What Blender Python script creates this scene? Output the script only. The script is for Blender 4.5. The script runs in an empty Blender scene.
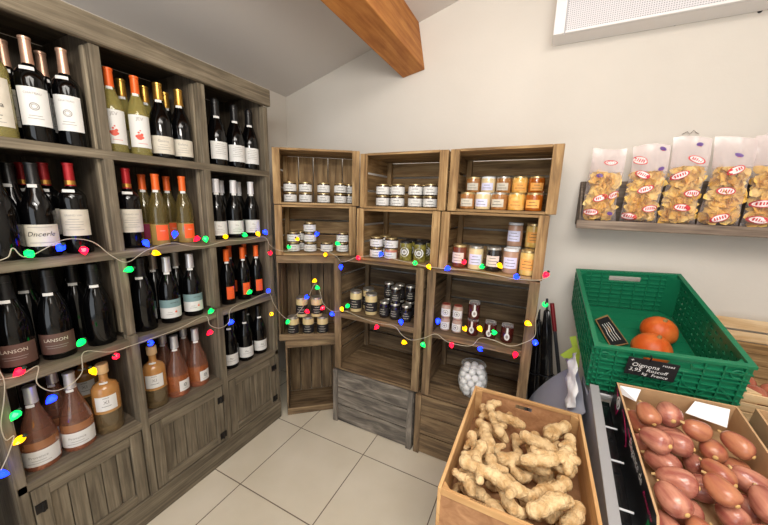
import bpy, math, random
import numpy as np
from mathutils import Vector, Matrix, Euler
random.seed(7)
PI = math.pi
R = math.radians
C = bpy.context.scene.collection
SC = bpy.context.scene

# ------------------------------------------------------------------ camera (solved from the bookcase, floor tiles and crates)
F_PX, PITCH, ROLL, YAW = 311.46, 0.18875, 0.02794, -0.45543
CAM = Vector((1.4084, -1.9370, 1.4045))
_fwd = Vector((math.sin(YAW), math.cos(YAW), 0)); _right = Vector((math.cos(YAW), -math.sin(YAW), 0)); _up = Vector((0, 0, 1))
_f2 = math.cos(PITCH) * _fwd - math.sin(PITCH) * _up
_u2 = math.sin(PITCH) * _fwd + math.cos(PITCH) * _up
_r3 = math.cos(ROLL) * _right + math.sin(ROLL) * _u2
_u3 = -math.sin(ROLL) * _right + math.cos(ROLL) * _u2
cd = bpy.data.cameras.new('camera'); cam = bpy.data.objects.new('camera', cd); C.objects.link(cam)
cd.sensor_width = 36; cd.lens = F_PX * 36 / 768; cd.clip_start = 0.02; cd.clip_end = 50
m = Matrix.Identity(4)
for i in range(3):
    m[i][0] = _r3[i]; m[i][1] = _u3[i]; m[i][2] = -_f2[i]; m[i][3] = CAM[i]
cam.matrix_world = m
SC.camera = cam

def ray(px, py): return _f2 + _r3 * ((px - 384) / F_PX) - _u3 * ((py - 262.5) / F_PX)
def at(px, py, ax, val):
    """surveyed position: where the sight line through a photo pixel meets a plane of the room"""
    d = ray(px, py); i = 'xyz'.index(ax)
    return CAM + d * ((val - CAM[i]) / d[i])
def at_plane(px, py, p0, n):
    d = ray(px, py); n = Vector(n)
    return CAM + d * ((Vector(p0) - CAM).dot(n) / d.dot(n))

# ------------------------------------------------------------------ materials
def L(c):
    return tuple((x / 12.92 if x <= 0.04045 else ((x + 0.055) / 1.055) ** 2.4) for x in (v / 255 for v in c)) + (1,)
MATS = {}
def mat(name, col, rough=0.6, metal=0.0, coat=0.0, trans=0.0, bump=None, var=None, emit=None, spec=0.5, ior=1.45, sss=0):
    m = bpy.data.materials.new(name); m.use_nodes = True; MATS[name] = m
    nt = m.node_tree; b = nt.nodes['Principled BSDF']
    b.inputs['Base Color'].default_value = L(col); b.inputs['Roughness'].default_value = rough
    b.inputs['Metallic'].default_value = metal; b.inputs['Coat Weight'].default_value = coat; b.inputs['Coat Roughness'].default_value = 0.05
    b.inputs['Transmission Weight'].default_value = trans; b.inputs['Specular IOR Level'].default_value = spec; b.inputs['IOR'].default_value = ior
    if sss:
        b.inputs['Subsurface Weight'].default_value = sss; b.inputs['Subsurface Radius'].default_value = (.02, .01, .006); b.inputs['Subsurface Scale'].default_value = .5
    if emit:
        b.inputs['Emission Color'].default_value = L(emit[0]); b.inputs['Emission Strength'].default_value = emit[1]
    tc = nt.nodes.new('ShaderNodeTexCoord')
    if var:   # (other colour, scale, detail, lo, hi)
        n = nt.nodes.new('ShaderNodeTexNoise'); n.inputs['Scale'].default_value = var[1]; n.inputs['Detail'].default_value = var[2]
        nt.links.new(tc.outputs['Object'], n.inputs['Vector'])
        r = nt.nodes.new('ShaderNodeValToRGB'); r.color_ramp.elements[0].position = var[3]; r.color_ramp.elements[1].position = var[4]
        r.color_ramp.elements[0].color = L(col); r.color_ramp.elements[1].color = L(var[0])
        nt.links.new(n.outputs['Fac'], r.inputs['Fac']); nt.links.new(r.outputs['Color'], b.inputs['Base Color'])
    if bump:  # (scale, strength)
        n = nt.nodes.new('ShaderNodeTexNoise'); n.inputs['Scale'].default_value = bump[0]; n.inputs['Detail'].default_value = 5
        nt.links.new(tc.outputs['Object'], n.inputs['Vector'])
        bp = nt.nodes.new('ShaderNodeBump'); bp.inputs['Strength'].default_value = bump[1]; bp.inputs['Distance'].default_value = 0.01
        nt.links.new(n.outputs['Fac'], bp.inputs['Height']); nt.links.new(bp.outputs['Normal'], b.inputs['Normal'])
    return m

def wood(name, dark, mid, light, su=2.2, sv=55, rough=0.75, stain=None, bump=0.25):
    m = bpy.data.materials.new(name); m.use_nodes = True; MATS[name] = m
    nt = m.node_tree; N = nt.nodes; K = nt.links; b = N['Principled BSDF']; b.inputs['Roughness'].default_value = rough
    uv = N.new('ShaderNodeUVMap'); uv.uv_map = 'grain'
    mp = N.new('ShaderNodeMapping'); mp.inputs['Scale'].default_value = (su, sv, 1); K.new(uv.outputs[0], mp.inputs[0])
    n1 = N.new('ShaderNodeTexNoise'); n1.inputs['Scale'].default_value = 1; n1.inputs['Detail'].default_value = 7; n1.inputs['Roughness'].default_value = .62; n1.inputs['Distortion'].default_value = .8
    K.new(mp.outputs[0], n1.inputs['Vector'])
    r1 = N.new('ShaderNodeValToRGB'); e = r1.color_ramp.elements; e[0].position = .3; e[0].color = L(dark); e[1].position = .72; e[1].color = L(light)
    x = e.new(.5); x.color = L(mid); K.new(n1.outputs['Fac'], r1.inputs['Fac'])
    mp2 = N.new('ShaderNodeMapping'); mp2.inputs['Scale'].default_value = (5, 14, 1); K.new(uv.outputs[0], mp2.inputs[0])
    n2 = N.new('ShaderNodeTexNoise'); n2.inputs['Scale'].default_value = 1.3; n2.inputs['Detail'].default_value = 4; K.new(mp2.outputs[0], n2.inputs['Vector'])
    r2 = N.new('ShaderNodeValToRGB'); e = r2.color_ramp.elements; e[0].position = .36; e[0].color = L(stain or dark); e[1].position = .62; e[1].color = (1, 1, 1, 1)
    K.new(n2.outputs['Fac'], r2.inputs['Fac'])
    mx = N.new('ShaderNodeMix'); mx.data_type = 'RGBA'; mx.blend_type = 'MULTIPLY'; mx.inputs[0].default_value = .35
    K.new(r1.outputs[0], mx.inputs[6]); K.new(r2.outputs[0], mx.inputs[7])
    at_ = N.new('ShaderNodeAttribute'); at_.attribute_name = 'tone'
    m2 = N.new('ShaderNodeMix'); m2.data_type = 'RGBA'; m2.blend_type = 'MULTIPLY'; m2.inputs[0].default_value = 1
    K.new(mx.outputs[2], m2.inputs[6]); K.new(at_.outputs['Color'], m2.inputs[7]); K.new(m2.outputs[2], b.inputs['Base Color'])
    bp = N.new('ShaderNodeBump'); bp.inputs['Strength'].default_value = bump; bp.inputs['Distance'].default_value = .004
    K.new(n1.outputs['Fac'], bp.inputs['Height']); K.new(bp.outputs[0], b.inputs['Normal'])
    return m

def clear(name, tint, opacity, rough=0.05):
    """thin clear film or glass: see-through with a glossy surface"""
    m = bpy.data.materials.new(name); m.use_nodes = True; MATS[name] = m
    nt = m.node_tree; N = nt.nodes; K = nt.links; b = N['Principled BSDF']; out = N['Material Output']
    b.inputs['Base Color'].default_value = L(tint); b.inputs['Roughness'].default_value = rough; b.inputs['Specular IOR Level'].default_value = .8
    t = N.new('ShaderNodeBsdfTransparent'); mx = N.new('ShaderNodeMixShader')
    lw = N.new('ShaderNodeLayerWeight'); lw.inputs['Blend'].default_value = .35
    ma = N.new('ShaderNodeMath'); ma.operation = 'MULTIPLY_ADD'; ma.inputs[1].default_value = .55; ma.inputs[2].default_value = opacity; ma.use_clamp = True
    K.new(lw.outputs['Facing'], ma.inputs[0]); K.new(ma.outputs[0], mx.inputs[0]); K.new(t.outputs[0], mx.inputs[1]); K.new(b.outputs[0], mx.inputs[2]); K.new(mx.outputs[0], out.inputs['Surface'])
    return m

wood('grey_wood', (80, 70, 55), (112, 101, 83), (148, 136, 115), stain=(96, 86, 71))
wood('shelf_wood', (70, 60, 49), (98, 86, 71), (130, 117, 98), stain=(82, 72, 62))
wood('crate_wood', (104, 78, 46), (152, 120, 78), (194, 164, 118), su=3, sv=40, stain=(140, 112, 76))
wood('crate_wood_old', (72, 57, 40), (120, 97, 69), (158, 135, 101), su=3, sv=40, stain=(108, 90, 70))
wood('crate_wood_grey', (66, 62, 58), (118, 110, 100), (168, 158, 144), su=4, sv=26, stain=(74, 68, 62))
wood('pale_wood', (202, 168, 122), (226, 198, 156), (240, 218, 182), su=2, sv=30, stain=(214, 184, 140), bump=.1)
wood('box_wood', (186, 142, 92), (208, 166, 112), (226, 188, 136), su=2, sv=30, stain=(196, 152, 102), bump=.08)
wood('fibreboard', (158, 112, 74), (176, 130, 90), (194, 148, 106), su=30, sv=40, stain=(160, 120, 84), bump=.05)
wood('beam_wood', (158, 96, 40), (188, 124, 58), (208, 146, 78), su=1.2, sv=26, stain=(170, 100, 50), bump=.08)
wood('tray_wood', (88, 74, 62), (124, 108, 94), (158, 142, 126), stain=(94, 82, 72))
mat('plaster', (214, 208, 199), .9, bump=(60, .06), var=((206, 200, 191), 1.5, 4, .35, .7))
mat('ceiling_paint', (208, 203, 199), .9, bump=(40, .05))
mat('black_glass', (5, 5, 6), .07, coat=.15, spec=.4)
mat('brown_glass', (24, 12, 6), .08, coat=.5)
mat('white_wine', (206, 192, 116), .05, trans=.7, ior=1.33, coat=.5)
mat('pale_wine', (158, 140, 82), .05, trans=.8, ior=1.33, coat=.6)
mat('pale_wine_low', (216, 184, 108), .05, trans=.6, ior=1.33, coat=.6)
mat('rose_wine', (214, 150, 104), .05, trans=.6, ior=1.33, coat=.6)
mat('rose_shoulder_reflect', (150, 104, 84), .05, trans=.6, ior=1.33, coat=.8)
mat('rose_low_reflect', (190, 122, 92), .05, trans=.6, ior=1.33, coat=.6)
mat('spirit_low_refract', (150, 128, 92), .05, trans=.7, ior=1.33, coat=.8)
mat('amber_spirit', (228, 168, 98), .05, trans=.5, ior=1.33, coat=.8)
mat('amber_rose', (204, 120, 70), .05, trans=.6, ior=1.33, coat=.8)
mat('cream_label', (208, 201, 186), .65, var=((196, 188, 172), 30, 3, .4, .7))
mat('white_label', (216, 215, 212), .6)
mat('teal_label', (118, 146, 148), .6)
mat('orange_label', (236, 92, 36), .55)
mat('magenta_label', (150, 38, 72), .55)
mat('brown_label', (92, 66, 58), .6)
mat('ink', (46, 42, 44), .7)
mat('grey_ink', (140, 136, 132), .7)
mat('red_ink', (206, 84, 66), .6)
mat('gold_foil', (206, 160, 78), .3, metal=.9)
mat('copper_foil', (206, 166, 142), .35, metal=.7)
mat('orange_foil', (226, 98, 34), .4, metal=.15)
mat('red_foil', (160, 28, 34), .35, metal=.3)
mat('silver_foil', (206, 204, 206), .35, metal=.6)
mat('white_foil', (214, 212, 214), .4, metal=.1)
mat('black_foil', (16, 15, 16), .35)
mat('pewter_foil', (150, 140, 130), .4, metal=.6)
mat('cork', (206, 172, 124), .8, bump=(200, .2))
mat('jar_dark', (62, 44, 30), .12, coat=.8)
mat('jar_pink', (186, 118, 96), .12, coat=.8)
mat('jar_rillettes', (212, 190, 140), .15, coat=.8, bump=(90, .2))
mat('jar_black', (30, 24, 22), .1, coat=.9)
mat('jar_green', (96, 88, 38), .12, coat=.8, var=((136, 128, 60), 60, 3, .4, .6))
mat('jar_brown', (150, 98, 52), .12, coat=.8, var=((176, 124, 72), 50, 3, .4, .6))
mat('jar_cream', (222, 200, 156), .12, coat=.8)
mat('jar_orange', (222, 164, 72), .12, coat=.8, var=((236, 190, 110), 40, 3, .4, .6))
mat('jar_amber', (164, 84, 18), .1, coat=.8)
mat('jar_yellow', (226, 184, 92), .12, coat=.8, var=((236, 204, 132), 30, 3, .4, .6))
mat('jar_redbrown', (112, 52, 34), .12, coat=.8)
mat('jar_jam', (70, 24, 20), .1, coat=.9)
mat('jar_mini', (176, 150, 136), .1, coat=.9)
mat('lid_red', (150, 70, 58), .35, metal=.3)
mat('jar_pate', (176, 140, 118), .12, coat=.8)
mat('lid_gold', (214, 190, 138), .3, metal=.8)
mat('lid_dark', (44, 38, 32), .35, metal=.5)
mat('lid_silver', (196, 192, 184), .3, metal=.8)
mat('lid_white', (222, 226, 230), .4)
mat('lid_black', (26, 24, 24), .35)
mat('label_blue', (214, 214, 240), .6)
mat('label_orange', (240, 172, 88), .6)
mat('label_pink', (226, 206, 196), .6)
mat('label_black', (34, 32, 34), .5)
clear('clear_glass', (235, 240, 240), .08)
clear('bag_film', (246, 234, 232), .07, .15)
clear('bag_film_top', (244, 230, 230), .32, .2)
mat('chip', (226, 170, 66), .4, var=((246, 212, 128), 14, 3, .35, .65))
mat('logo_red', (206, 58, 66), .5)
mat('logo_white', (250, 232, 230), .5)
mat('logo_purple', (112, 84, 150), .5)
mat('crate_green', (24, 116, 80), .34, bump=(70, .06))
mat('pumpkin', (204, 88, 28), .42, var=((226, 124, 56), 14, 6, .4, .7), bump=(25, .15))
mat('stem_cork', (150, 122, 74), .8)
mat('ginger', (190, 150, 98), .75, var=((230, 200, 152), 34, 9, .34, .58), bump=(140, .8))
mat('shallot', (156, 88, 76), .26, coat=.4, var=((200, 138, 114), 22, 6, .36, .64), bump=(60, .15))
mat('shallot_tan', (186, 122, 88), .32, coat=.3, var=((160, 88, 70), 18, 6, .4, .66), bump=(60, .15))
mat('root_tuft', (214, 176, 112), .8)
mat('dry_stem', (206, 172, 118), .75)
mat('onion_red', (160, 82, 64), .25, coat=.4, var=((196, 120, 92), 14, 4, .35, .7))
mat('potato', (204, 176, 98), .55, var=((188, 156, 80), 20, 4, .4, .7), bump=(60, .1))
mat('kraft', (192, 156, 116), .8, var=((182, 146, 106), 25, 4, .4, .7))
mat('black_print', (14, 13, 14), .4)
mat('white_print', (228, 228, 228), .5)
mat('pink_print', (206, 30, 104), .45)
mat('green_print', (20, 128, 66), .45)
mat('paper', (236, 236, 238), .7)
mat('grey_metal', (164, 164, 166), .42, metal=.25)
mat('lavender_metal', (160, 164, 178), .5, metal=.1)
mat('grey_sheet', (158, 162, 176), .55)
mat('white_plastic', (226, 226, 228), .4)
mat('unit_white', (232, 230, 230), .45)
mat('unit_grille', (206, 204, 208), .5)
mat('dark_gap', (40, 40, 42), .6)
mat('slate', (24, 24, 27), .6)
mat('chalk', (236, 236, 234), .9)
mat('card_edge', (150, 116, 74), .7)
mat('lime_card', (178, 204, 72), .6)
mat('black_plastic', (14, 14, 16), .18, coat=.4)
mat('dark_plastic', (40, 42, 46), .3)
mat('red_plastic', (120, 16, 22), .4)
mat('ball_white', (236, 236, 236), .35)
mat('iron', (34, 32, 32), .5, metal=.6)
mat('wire_white', (186, 176, 156), .5)
mat('socket_dark', (40, 60, 46), .5)
mat('bulb_red', (230, 16, 40), .2, emit=((255, 14, 44), 4.5))
mat('bulb_green', (10, 200, 90), .2, emit=((0, 228, 78), 3.6))
mat('bulb_blue', (20, 40, 250), .2, emit=((12, 40, 255), 9.0))
mat('bulb_yellow', (250, 180, 10), .2, emit=((255, 176, 0), 3.4))
mat('bag_black', (16, 17, 19), .55)
mat('rod_white', (206, 206, 208), .35)
mat('hook_metal', (150, 140, 134), .4, metal=.6)

def streaks(names):     # fine skin lines running from root to neck
    for nm in names:
        nt = MATS[nm].node_tree; N = nt.nodes; K = nt.links
        n = [x for x in N if x.bl_idname == 'ShaderNodeTexNoise'][0]; tc = [x for x in N if x.bl_idname == 'ShaderNodeTexCoord'][0]
        mp = N.new('ShaderNodeMapping'); mp.inputs['Scale'].default_value = (.35, 2.6, 2.6); K.new(tc.outputs['Object'], mp.inputs[0]); K.new(mp.outputs[0], n.inputs['Vector'])
streaks(('shallot', 'shallot_tan', 'onion_red'))
# floor tiles: square cream tiles with brown grout, from world position
def floor_mat():
    m = bpy.data.materials.new('floor_tiles'); m.use_nodes = True; nt = m.node_tree; N = nt.nodes; K = nt.links; b = N['Principled BSDF']
    geo = N.new('ShaderNodeNewGeometry'); sx = N.new('ShaderNodeSeparateXYZ'); K.new(geo.outputs['Position'], sx.inputs[0])
    def line(sock, off):
        a = N.new('ShaderNodeMath'); a.operation = 'SUBTRACT'; a.inputs[1].default_value = off; K.new(sock, a.inputs[0])
        d = N.new('ShaderNodeMath'); d.operation = 'DIVIDE'; d.inputs[1].default_value = .45; K.new(a.outputs[0], d.inputs[0])
        f = N.new('ShaderNodeMath'); f.operation = 'ADD'; f.inputs[1].default_value = .5; K.new(d.outputs[0], f.inputs[0])
        g = N.new('ShaderNodeMath'); g.operation = 'FRACT'; K.new(f.outputs[0], g.inputs[0])
        h = N.new('ShaderNodeMath'); h.operation = 'SUBTRACT'; h.inputs[1].default_value = .5; K.new(g.outputs[0], h.inputs[0])
        i = N.new('ShaderNodeMath'); i.operation = 'ABSOLUTE'; K.new(h.outputs[0], i.inputs[0])
        j = N.new('ShaderNodeMath'); j.operation = 'LESS_THAN'; j.inputs[1].default_value = .0055; K.new(i.outputs[0], j.inputs[0])
        return j.outputs[0]
    mx = N.new('ShaderNodeMath'); mx.operation = 'MAXIMUM'; K.new(line(sx.outputs[0], .207), mx.inputs[0]); K.new(line(sx.outputs[1], -1.052), mx.inputs[1])
    n = N.new('ShaderNodeTexNoise'); n.inputs['Scale'].default_value = 3.2; n.inputs['Detail'].default_value = 7; K.new(geo.outputs['Position'], n.inputs['Vector'])
    r = N.new('ShaderNodeValToRGB'); r.color_ramp.elements[0].position = .3; r.color_ramp.elements[1].position = .7
    r.color_ramp.elements[0].color = L((210, 200, 178)); r.color_ramp.elements[1].color = L((222, 213, 194)); K.new(n.outputs['Fac'], r.inputs['Fac'])
    mc = N.new('ShaderNodeMix'); mc.data_type = 'RGBA'; K.new(mx.outputs[0], mc.inputs[0]); K.new(r.outputs[0], mc.inputs[6]); mc.inputs[7].default_value = L((112, 98, 82))
    K.new(mc.outputs[2], b.inputs['Base Color']); b.inputs['Roughness'].default_value = .35
    MATS['floor_tiles'] = m
floor_mat()
def grille_mat():   # fine perforations in the white panel
    m = MATS['unit_grille']; nt = m.node_tree; N = nt.nodes; K = nt.links; b = N['Principled BSDF']
    tc = N.new('ShaderNodeTexCoord'); v = N.new('ShaderNodeTexVoronoi'); v.inputs['Scale'].default_value = 120; v.inputs['Randomness'].default_value = 0
    K.new(tc.outputs['Object'], v.inputs['Vector'])
    r = N.new('ShaderNodeValToRGB'); r.color_ramp.elements[0].position = .22; r.color_ramp.elements[1].position = .3
    r.color_ramp.elements[0].color = L((150, 150, 156)); r.color_ramp.elements[1].color = L((216, 213, 216)); K.new(v.outputs['Distance'], r.inputs['Fac']); K.new(r.outputs[0], b.inputs['Base Color'])
grille_mat()

# ------------------------------------------------------------------ mesh building
class MB:
    def __init__(s): s.v = []; s.f = []; s.uv = []; s.mi = []; s.tone = []; s.mats = []
    def slot(s, name):
        if name not in s.mats: s.mats.append(name)
        return s.mats.index(name)
    def add(s, vs, fs, m, uvs=None, tone=1.0):
        b = len(s.v); s.v.extend(tuple(v) for v in vs); k = s.slot(m)
        for i, f in enumerate(fs):
            s.f.append([b + j for j in f]); s.mi.append(k); s.tone.append(tone)
            s.uv.append(uvs[i] if uvs else [(vs[j][0], vs[j][1] + vs[j][2]) for j in f])
        return s
    def box(s, x0, x1, y0, y1, z0, z1, m, M=None, tone=None, jit=0.0, grain=None):
        lo = [min(x0, x1), min(y0, y1), min(z0, z1)]; hi = [max(x0, x1), max(y0, y1), max(z0, z1)]
        P = [Vector((lo[0] if not i & 1 else hi[0], lo[1] if not i & 2 else hi[1], lo[2] if not i & 4 else hi[2])) for i in range(8)]
        F = [(0, 2, 3, 1), (4, 5, 7, 6), (0, 1, 5, 4), (2, 6, 7, 3), (0, 4, 6, 2), (1, 3, 7, 5)]
        d = [hi[i] - lo[i] for i in range(3)]; a = d.index(max(d)) if grain is None else grain; o = [i for i in range(3) if i != a]
        ou, ov = random.random() * 50, random.random() * 50
        uvs = [[(P[j][a] + ou, P[j][o[0]] + P[j][o[1]] + ov) for j in f] for f in F]
        if jit: P = [p + Vector((random.uniform(-jit, jit), random.uniform(-jit, jit), random.uniform(-jit, jit))) for p in P]
        if M is not None: P = [M @ p for p in P]
        return s.add(P, F, m, uvs, tone if tone is not None else random.uniform(.82, 1.1))
    def lathe(s, prof, m, seg=24, M=None, a0=0, a1=2 * PI, tone=1.0, sx=1, sy=1):
        full = abs(a1 - a0 - 2 * PI) < 1e-6; n = seg if full else seg + 1; vs = []; fs = []; ring = []
        for r, z in prof:
            if r < 1e-6 and full: ring.append([len(vs)] * n); vs.append(Vector((0, 0, z)))
            else:
                ring.append([len(vs) + i for i in range(n)])
                for i in range(n):
                    a = a0 + (a1 - a0) * i / seg; vs.append(Vector((r * math.cos(a) * sx, r * math.sin(a) * sy, z)))
        for k in range(len(prof) - 1):
            for i in range(seg):
                j = (i + 1) % n; q = [ring[k][i], ring[k][j], ring[k + 1][j], ring[k + 1][i]]; u = []
                for t in q:
                    if t not in u: u.append(t)
                if len(u) > 2: fs.append(u)
        if M is not None: vs = [M @ v for v in vs]
        return s.add(vs, fs, m, None, tone)
    def tube(s, pts, r, m, seg=6, cap=True, tone=1.0):
        pts = [Vector(p) for p in pts]; rr = r if isinstance(r, (list, tuple)) else [r] * len(pts); vs = []; fs = []; up = None
        for i, p in enumerate(pts):
            t = (pts[min(i + 1, len(pts) - 1)] - pts[max(i - 1, 0)])
            t = t.normalized() if t.length > 1e-9 else Vector((0, 0, 1))
            if up is None: up = t.orthogonal().normalized()
            up = (up - t * up.dot(t)); up = up.normalized() if up.length > 1e-6 else t.orthogonal().normalized()
            w = t.cross(up)
            for k in range(seg):
                a = 2 * PI * k / seg; vs.append(p + (up * math.cos(a) + w * math.sin(a)) * rr[i])
        for i in range(len(pts) - 1):
            for k in range(seg): fs.append((i * seg + k, i * seg + (k + 1) % seg, (i + 1) * seg + (k + 1) % seg, (i + 1) * seg + k))
        if cap: fs.append(tuple(range(seg - 1, -1, -1))); fs.append(tuple((len(pts) - 1) * seg + k for k in range(seg)))
        return s.add(vs, fs, m, None, tone)
    def prism(s, poly, z0, z1, m, M=None, tone=1.0):
        n = len(poly); vs = [Vector((x, y, z0)) for x, y in poly] + [Vector((x, y, z1)) for x, y in poly]
        fs = [tuple(range(n - 1, -1, -1)), tuple(range(n, 2 * n))] + [(i, (i + 1) % n, n + (i + 1) % n, n + i) for i in range(n)]
        if M is not None: vs = [M @ v for v in vs]
        return s.add(vs, fs, m, None, tone)
    def holed(s, us, vs_, solid, t0, t1, m, M):
        """a panel in local (u, v), t0..t1 thick, on a grid of cells; solid(i, j) tells which cells are filled"""
        nu, nv = len(us) - 1, len(vs_) - 1; S = [[solid(i, j) for j in range(nv)] for i in range(nu)]; V = []; Fc = []; idx = {}
        def vid(i, j, k):
            if (i, j, k) not in idx: idx[(i, j, k)] = len(V); V.append(M @ Vector((us[i], vs_[j], t1 if k else t0)))
            return idx[(i, j, k)]
        for i in range(nu):
            for j in range(nv):
                if not S[i][j]: continue
                Fc.append((vid(i, j, 1), vid(i + 1, j, 1), vid(i + 1, j + 1, 1), vid(i, j + 1, 1))); Fc.append((vid(i, j, 0), vid(i, j + 1, 0), vid(i + 1, j + 1, 0), vid(i + 1, j, 0)))
                for di, dj, A, B in ((-1, 0, (i, j), (i, j + 1)), (1, 0, (i + 1, j + 1), (i + 1, j)), (0, -1, (i + 1, j), (i, j)), (0, 1, (i, j + 1), (i + 1, j + 1))):
                    a, b = i + di, j + dj
                    if 0 <= a < nu and 0 <= b < nv and S[a][b]: continue
                    Fc.append((vid(*A, 0), vid(*A, 1), vid(*B, 1), vid(*B, 0)))
        return s.add(V, Fc, m)
    def mesh(s, name, smooth=None):
        me = bpy.data.meshes.new(name); me.from_pydata([tuple(v) for v in s.v], [], s.f)
        for k in s.mats: me.materials.append(MATS[k])
        me.polygons.foreach_set('material_index', s.mi)
        uvl = me.uv_layers.new(name='grain'); flat = [c for f in s.uv for p in f for c in p]; uvl.data.foreach_set('uv', flat)
        ca = me.color_attributes.new('tone', 'FLOAT_COLOR', 'CORNER'); t = []
        for f, tn in zip(s.f, s.tone): t += [tn, tn, tn, 1] * len(f)
        ca.data.foreach_set('color', t)
        if smooth:
            me.polygons.foreach_set('use_smooth', [True] * len(me.polygons)); me.update(); me.set_sharp_from_angle(angle=R(smooth))
        me.validate(); me.update(); return me
    def build(s, name, parent=None, smooth=None, bevel=0, label=None):
        o = bpy.data.objects.new(name, s.mesh(name, smooth)); C.objects.link(o)
        if parent: o.parent = parent
        if bevel:
            b = o.modifiers.new('bevel', 'BEVEL'); b.width = bevel; b.segments = 2; b.limit_method = 'ANGLE'; b.angle_limit = R(40)
        if label: o['label'] = label
        return o

def tag(o, label, cat, group=None, kind=None):
    o['label'] = label; o['category'] = cat
    if group: o['group'] = group
    if kind: o['kind'] = kind
    return o
def empty(name, loc=(0, 0, 0), rot=(0, 0, 0)):
    o = bpy.data.objects.new(name, None); C.objects.link(o); o.location = loc; o.rotation_euler = rot; o.empty_display_size = .05; return o
def struct(o): o['kind'] = 'structure'; return o
CHILD = {}
def kids(o): return [c for c in bpy.data.objects if c.parent == o]
def dup(root):
    r = root.copy(); C.objects.link(r)
    ks = CHILD.setdefault(root.name, kids(root))
    for ch in ks:
        c = ch.copy(); C.objects.link(c); c.parent = r
        for g in CHILD.setdefault(ch.name, kids(ch)):
            d = g.copy(); C.objects.link(d); d.parent = c
    return r
class Proto:
    """first use places the thing itself, each later use a copy of it and of its parts"""
    def __init__(s, root): s.root = root; s.used = False
    def place(s, loc, rot=(0, 0, 0)):
        o = dup(s.root) if s.used else s.root
        s.used = True; o.location = loc; o.rotation_euler = rot; return o
ORD = ['zeroth', 'first', 'second', 'third', 'fourth', 'fifth', 'sixth', 'seventh', 'eighth', 'ninth', 'tenth', 'eleventh', 'twelfth', 'thirteenth', 'fourteenth', 'fifteenth']
_TX = {}
def text_geo(body, size, shear=0):
    k = (body, size, shear)
    if k not in _TX:
        cu = bpy.data.curves.new('lettering', 'FONT'); cu.body = body; cu.size = size; cu.align_x = 'CENTER'; cu.align_y = 'CENTER'; cu.shear = shear; cu.resolution_u = 2
        o = bpy.data.objects.new('lettering', cu); C.objects.link(o); dg = bpy.context.evaluated_depsgraph_get()
        me = bpy.data.meshes.new_from_object(o.evaluated_get(dg))
        _TX[k] = ([tuple(v.co) for v in me.vertices], [tuple(p.vertices) for p in me.polygons])
        bpy.data.objects.remove(o); bpy.data.meshes.remove(me); bpy.data.curves.remove(cu)
    return _TX[k]
def put_text(mb, body, size, m, fn, shear=0):
    vs, fs = text_geo(body, size, shear); mb.add([Vector(fn(v[0], v[1])) for v in vs], fs, m)

# ------------------------------------------------------------------ the room
X0, X1, Y1 = -.40, 3.3, -4.3
def ceil_z(x): return 2.278 + .276 * x
b = MB(); b.box(X0 - .1, X1 + .1, Y1 - .1, .1, -.06, 0, 'floor_tiles'); struct(b.build('floor'))
b = MB(); b.prism([(X0 - .1, -.06), (X1 + .1, -.06), (X1 + .1, ceil_z(X1) + .05), (X0 - .1, ceil_z(X0) - .02)], 0, .08, 'plaster', Matrix(((1, 0, 0, 0), (0, 0, 1, 0), (0, 1, 0, 0), (0, 0, 0, 1)))); struct(b.build('wall_back'))
b = MB(); b.box(X0 - .08, X0, Y1, 0, 0, ceil_z(X0), 'plaster'); struct(b.build('wall_left'))
b = MB(); b.box(X1, X1 + .08, Y1, 0, 0, ceil_z(X1), 'plaster'); struct(b.build('wall_right'))
b = MB()
for a in ((X0, .3, 0, 2.2), (2.7, X1, 0, 2.2)): b.box(a[0], a[1], Y1 - .08, Y1, a[2], a[3], 'plaster')
b.prism([(X0, 2.2), (X1, 2.2), (X1, ceil_z(X1)), (X0, ceil_z(X0))], 0, .08, 'plaster', Matrix(((1, 0, 0, 0), (0, 0, 1, Y1 - .08), (0, 1, 0, 0), (0, 0, 0, 1)))); struct(b.build('wall_front'))
b = MB(); k = .05
b.prism([(X0 - .1, ceil_z(X0 - .1)), (X1 + .1, ceil_z(X1 + .1)), (X1 + .1, ceil_z(X1 + .1) + k), (X0 - .1, ceil_z(X0 - .1) + k)], Y1 - .1, .08, 'ceiling_paint', Matrix(((1, 0, 0, 0), (0, 0, 1, 0), (0, 1, 0, 0), (0, 0, 0, 1)))); struct(b.build('ceiling'))
b = MB(); M = Matrix.Translation((.626, 0, 2.182)) @ Matrix.Rotation(-R(11), 4, 'Y')
b.box(-.072, .072, Y1, -.001, 0, .285, 'beam_wood', M, tone=1); o = struct(b.build('ceiling_beam', bevel=.004))
tag(o, 'orange stained timber beam running under the sloping white ceiling', 'beam')

# ------------------------------------------------------------------ wine shelving
YL, YR = -1.70, -.577; XB = -.36; XL = .015
DIV = [(-1.347, -1.317), (-.974, -.941)]; BAYS = [(-1.672, -1.347), (-1.317, -.974), (-.941, -.607)]
SH = {'top': 1.5626, 'second': 1.1997, 'third': .8442, 'bottom': .4777}
case = empty('wine_shelving', (0, -1.14, 0)); tag(case, 'tall weathered grey wood wine shelving with cupboard doors along the left wall', 'shelf unit')
def cpart(b, name, bevel=.003, parent=None, **k):
    o = b.build(name, parent or case, bevel=bevel, **k)
    if (parent or case) is case: o.matrix_parent_inverse = Matrix.Translation((0, 1.14, 0))
    return o
b = MB(); b.box(-.005, .022, YL - .004, YR + .004, 1.9041, 1.9893, 'grey_wood', tone=1.12); cpart(b, 'top_rail', .005)
b = MB(); b.box(XB, -.006, YL, YR, 1.955, 1.98, 'shelf_wood'); cpart(b, 'top_board')
b = MB()
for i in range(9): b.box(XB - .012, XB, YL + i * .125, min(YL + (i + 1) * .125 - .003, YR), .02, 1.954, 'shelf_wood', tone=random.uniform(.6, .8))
cpart(b, 'back_panel', 0)
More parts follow.
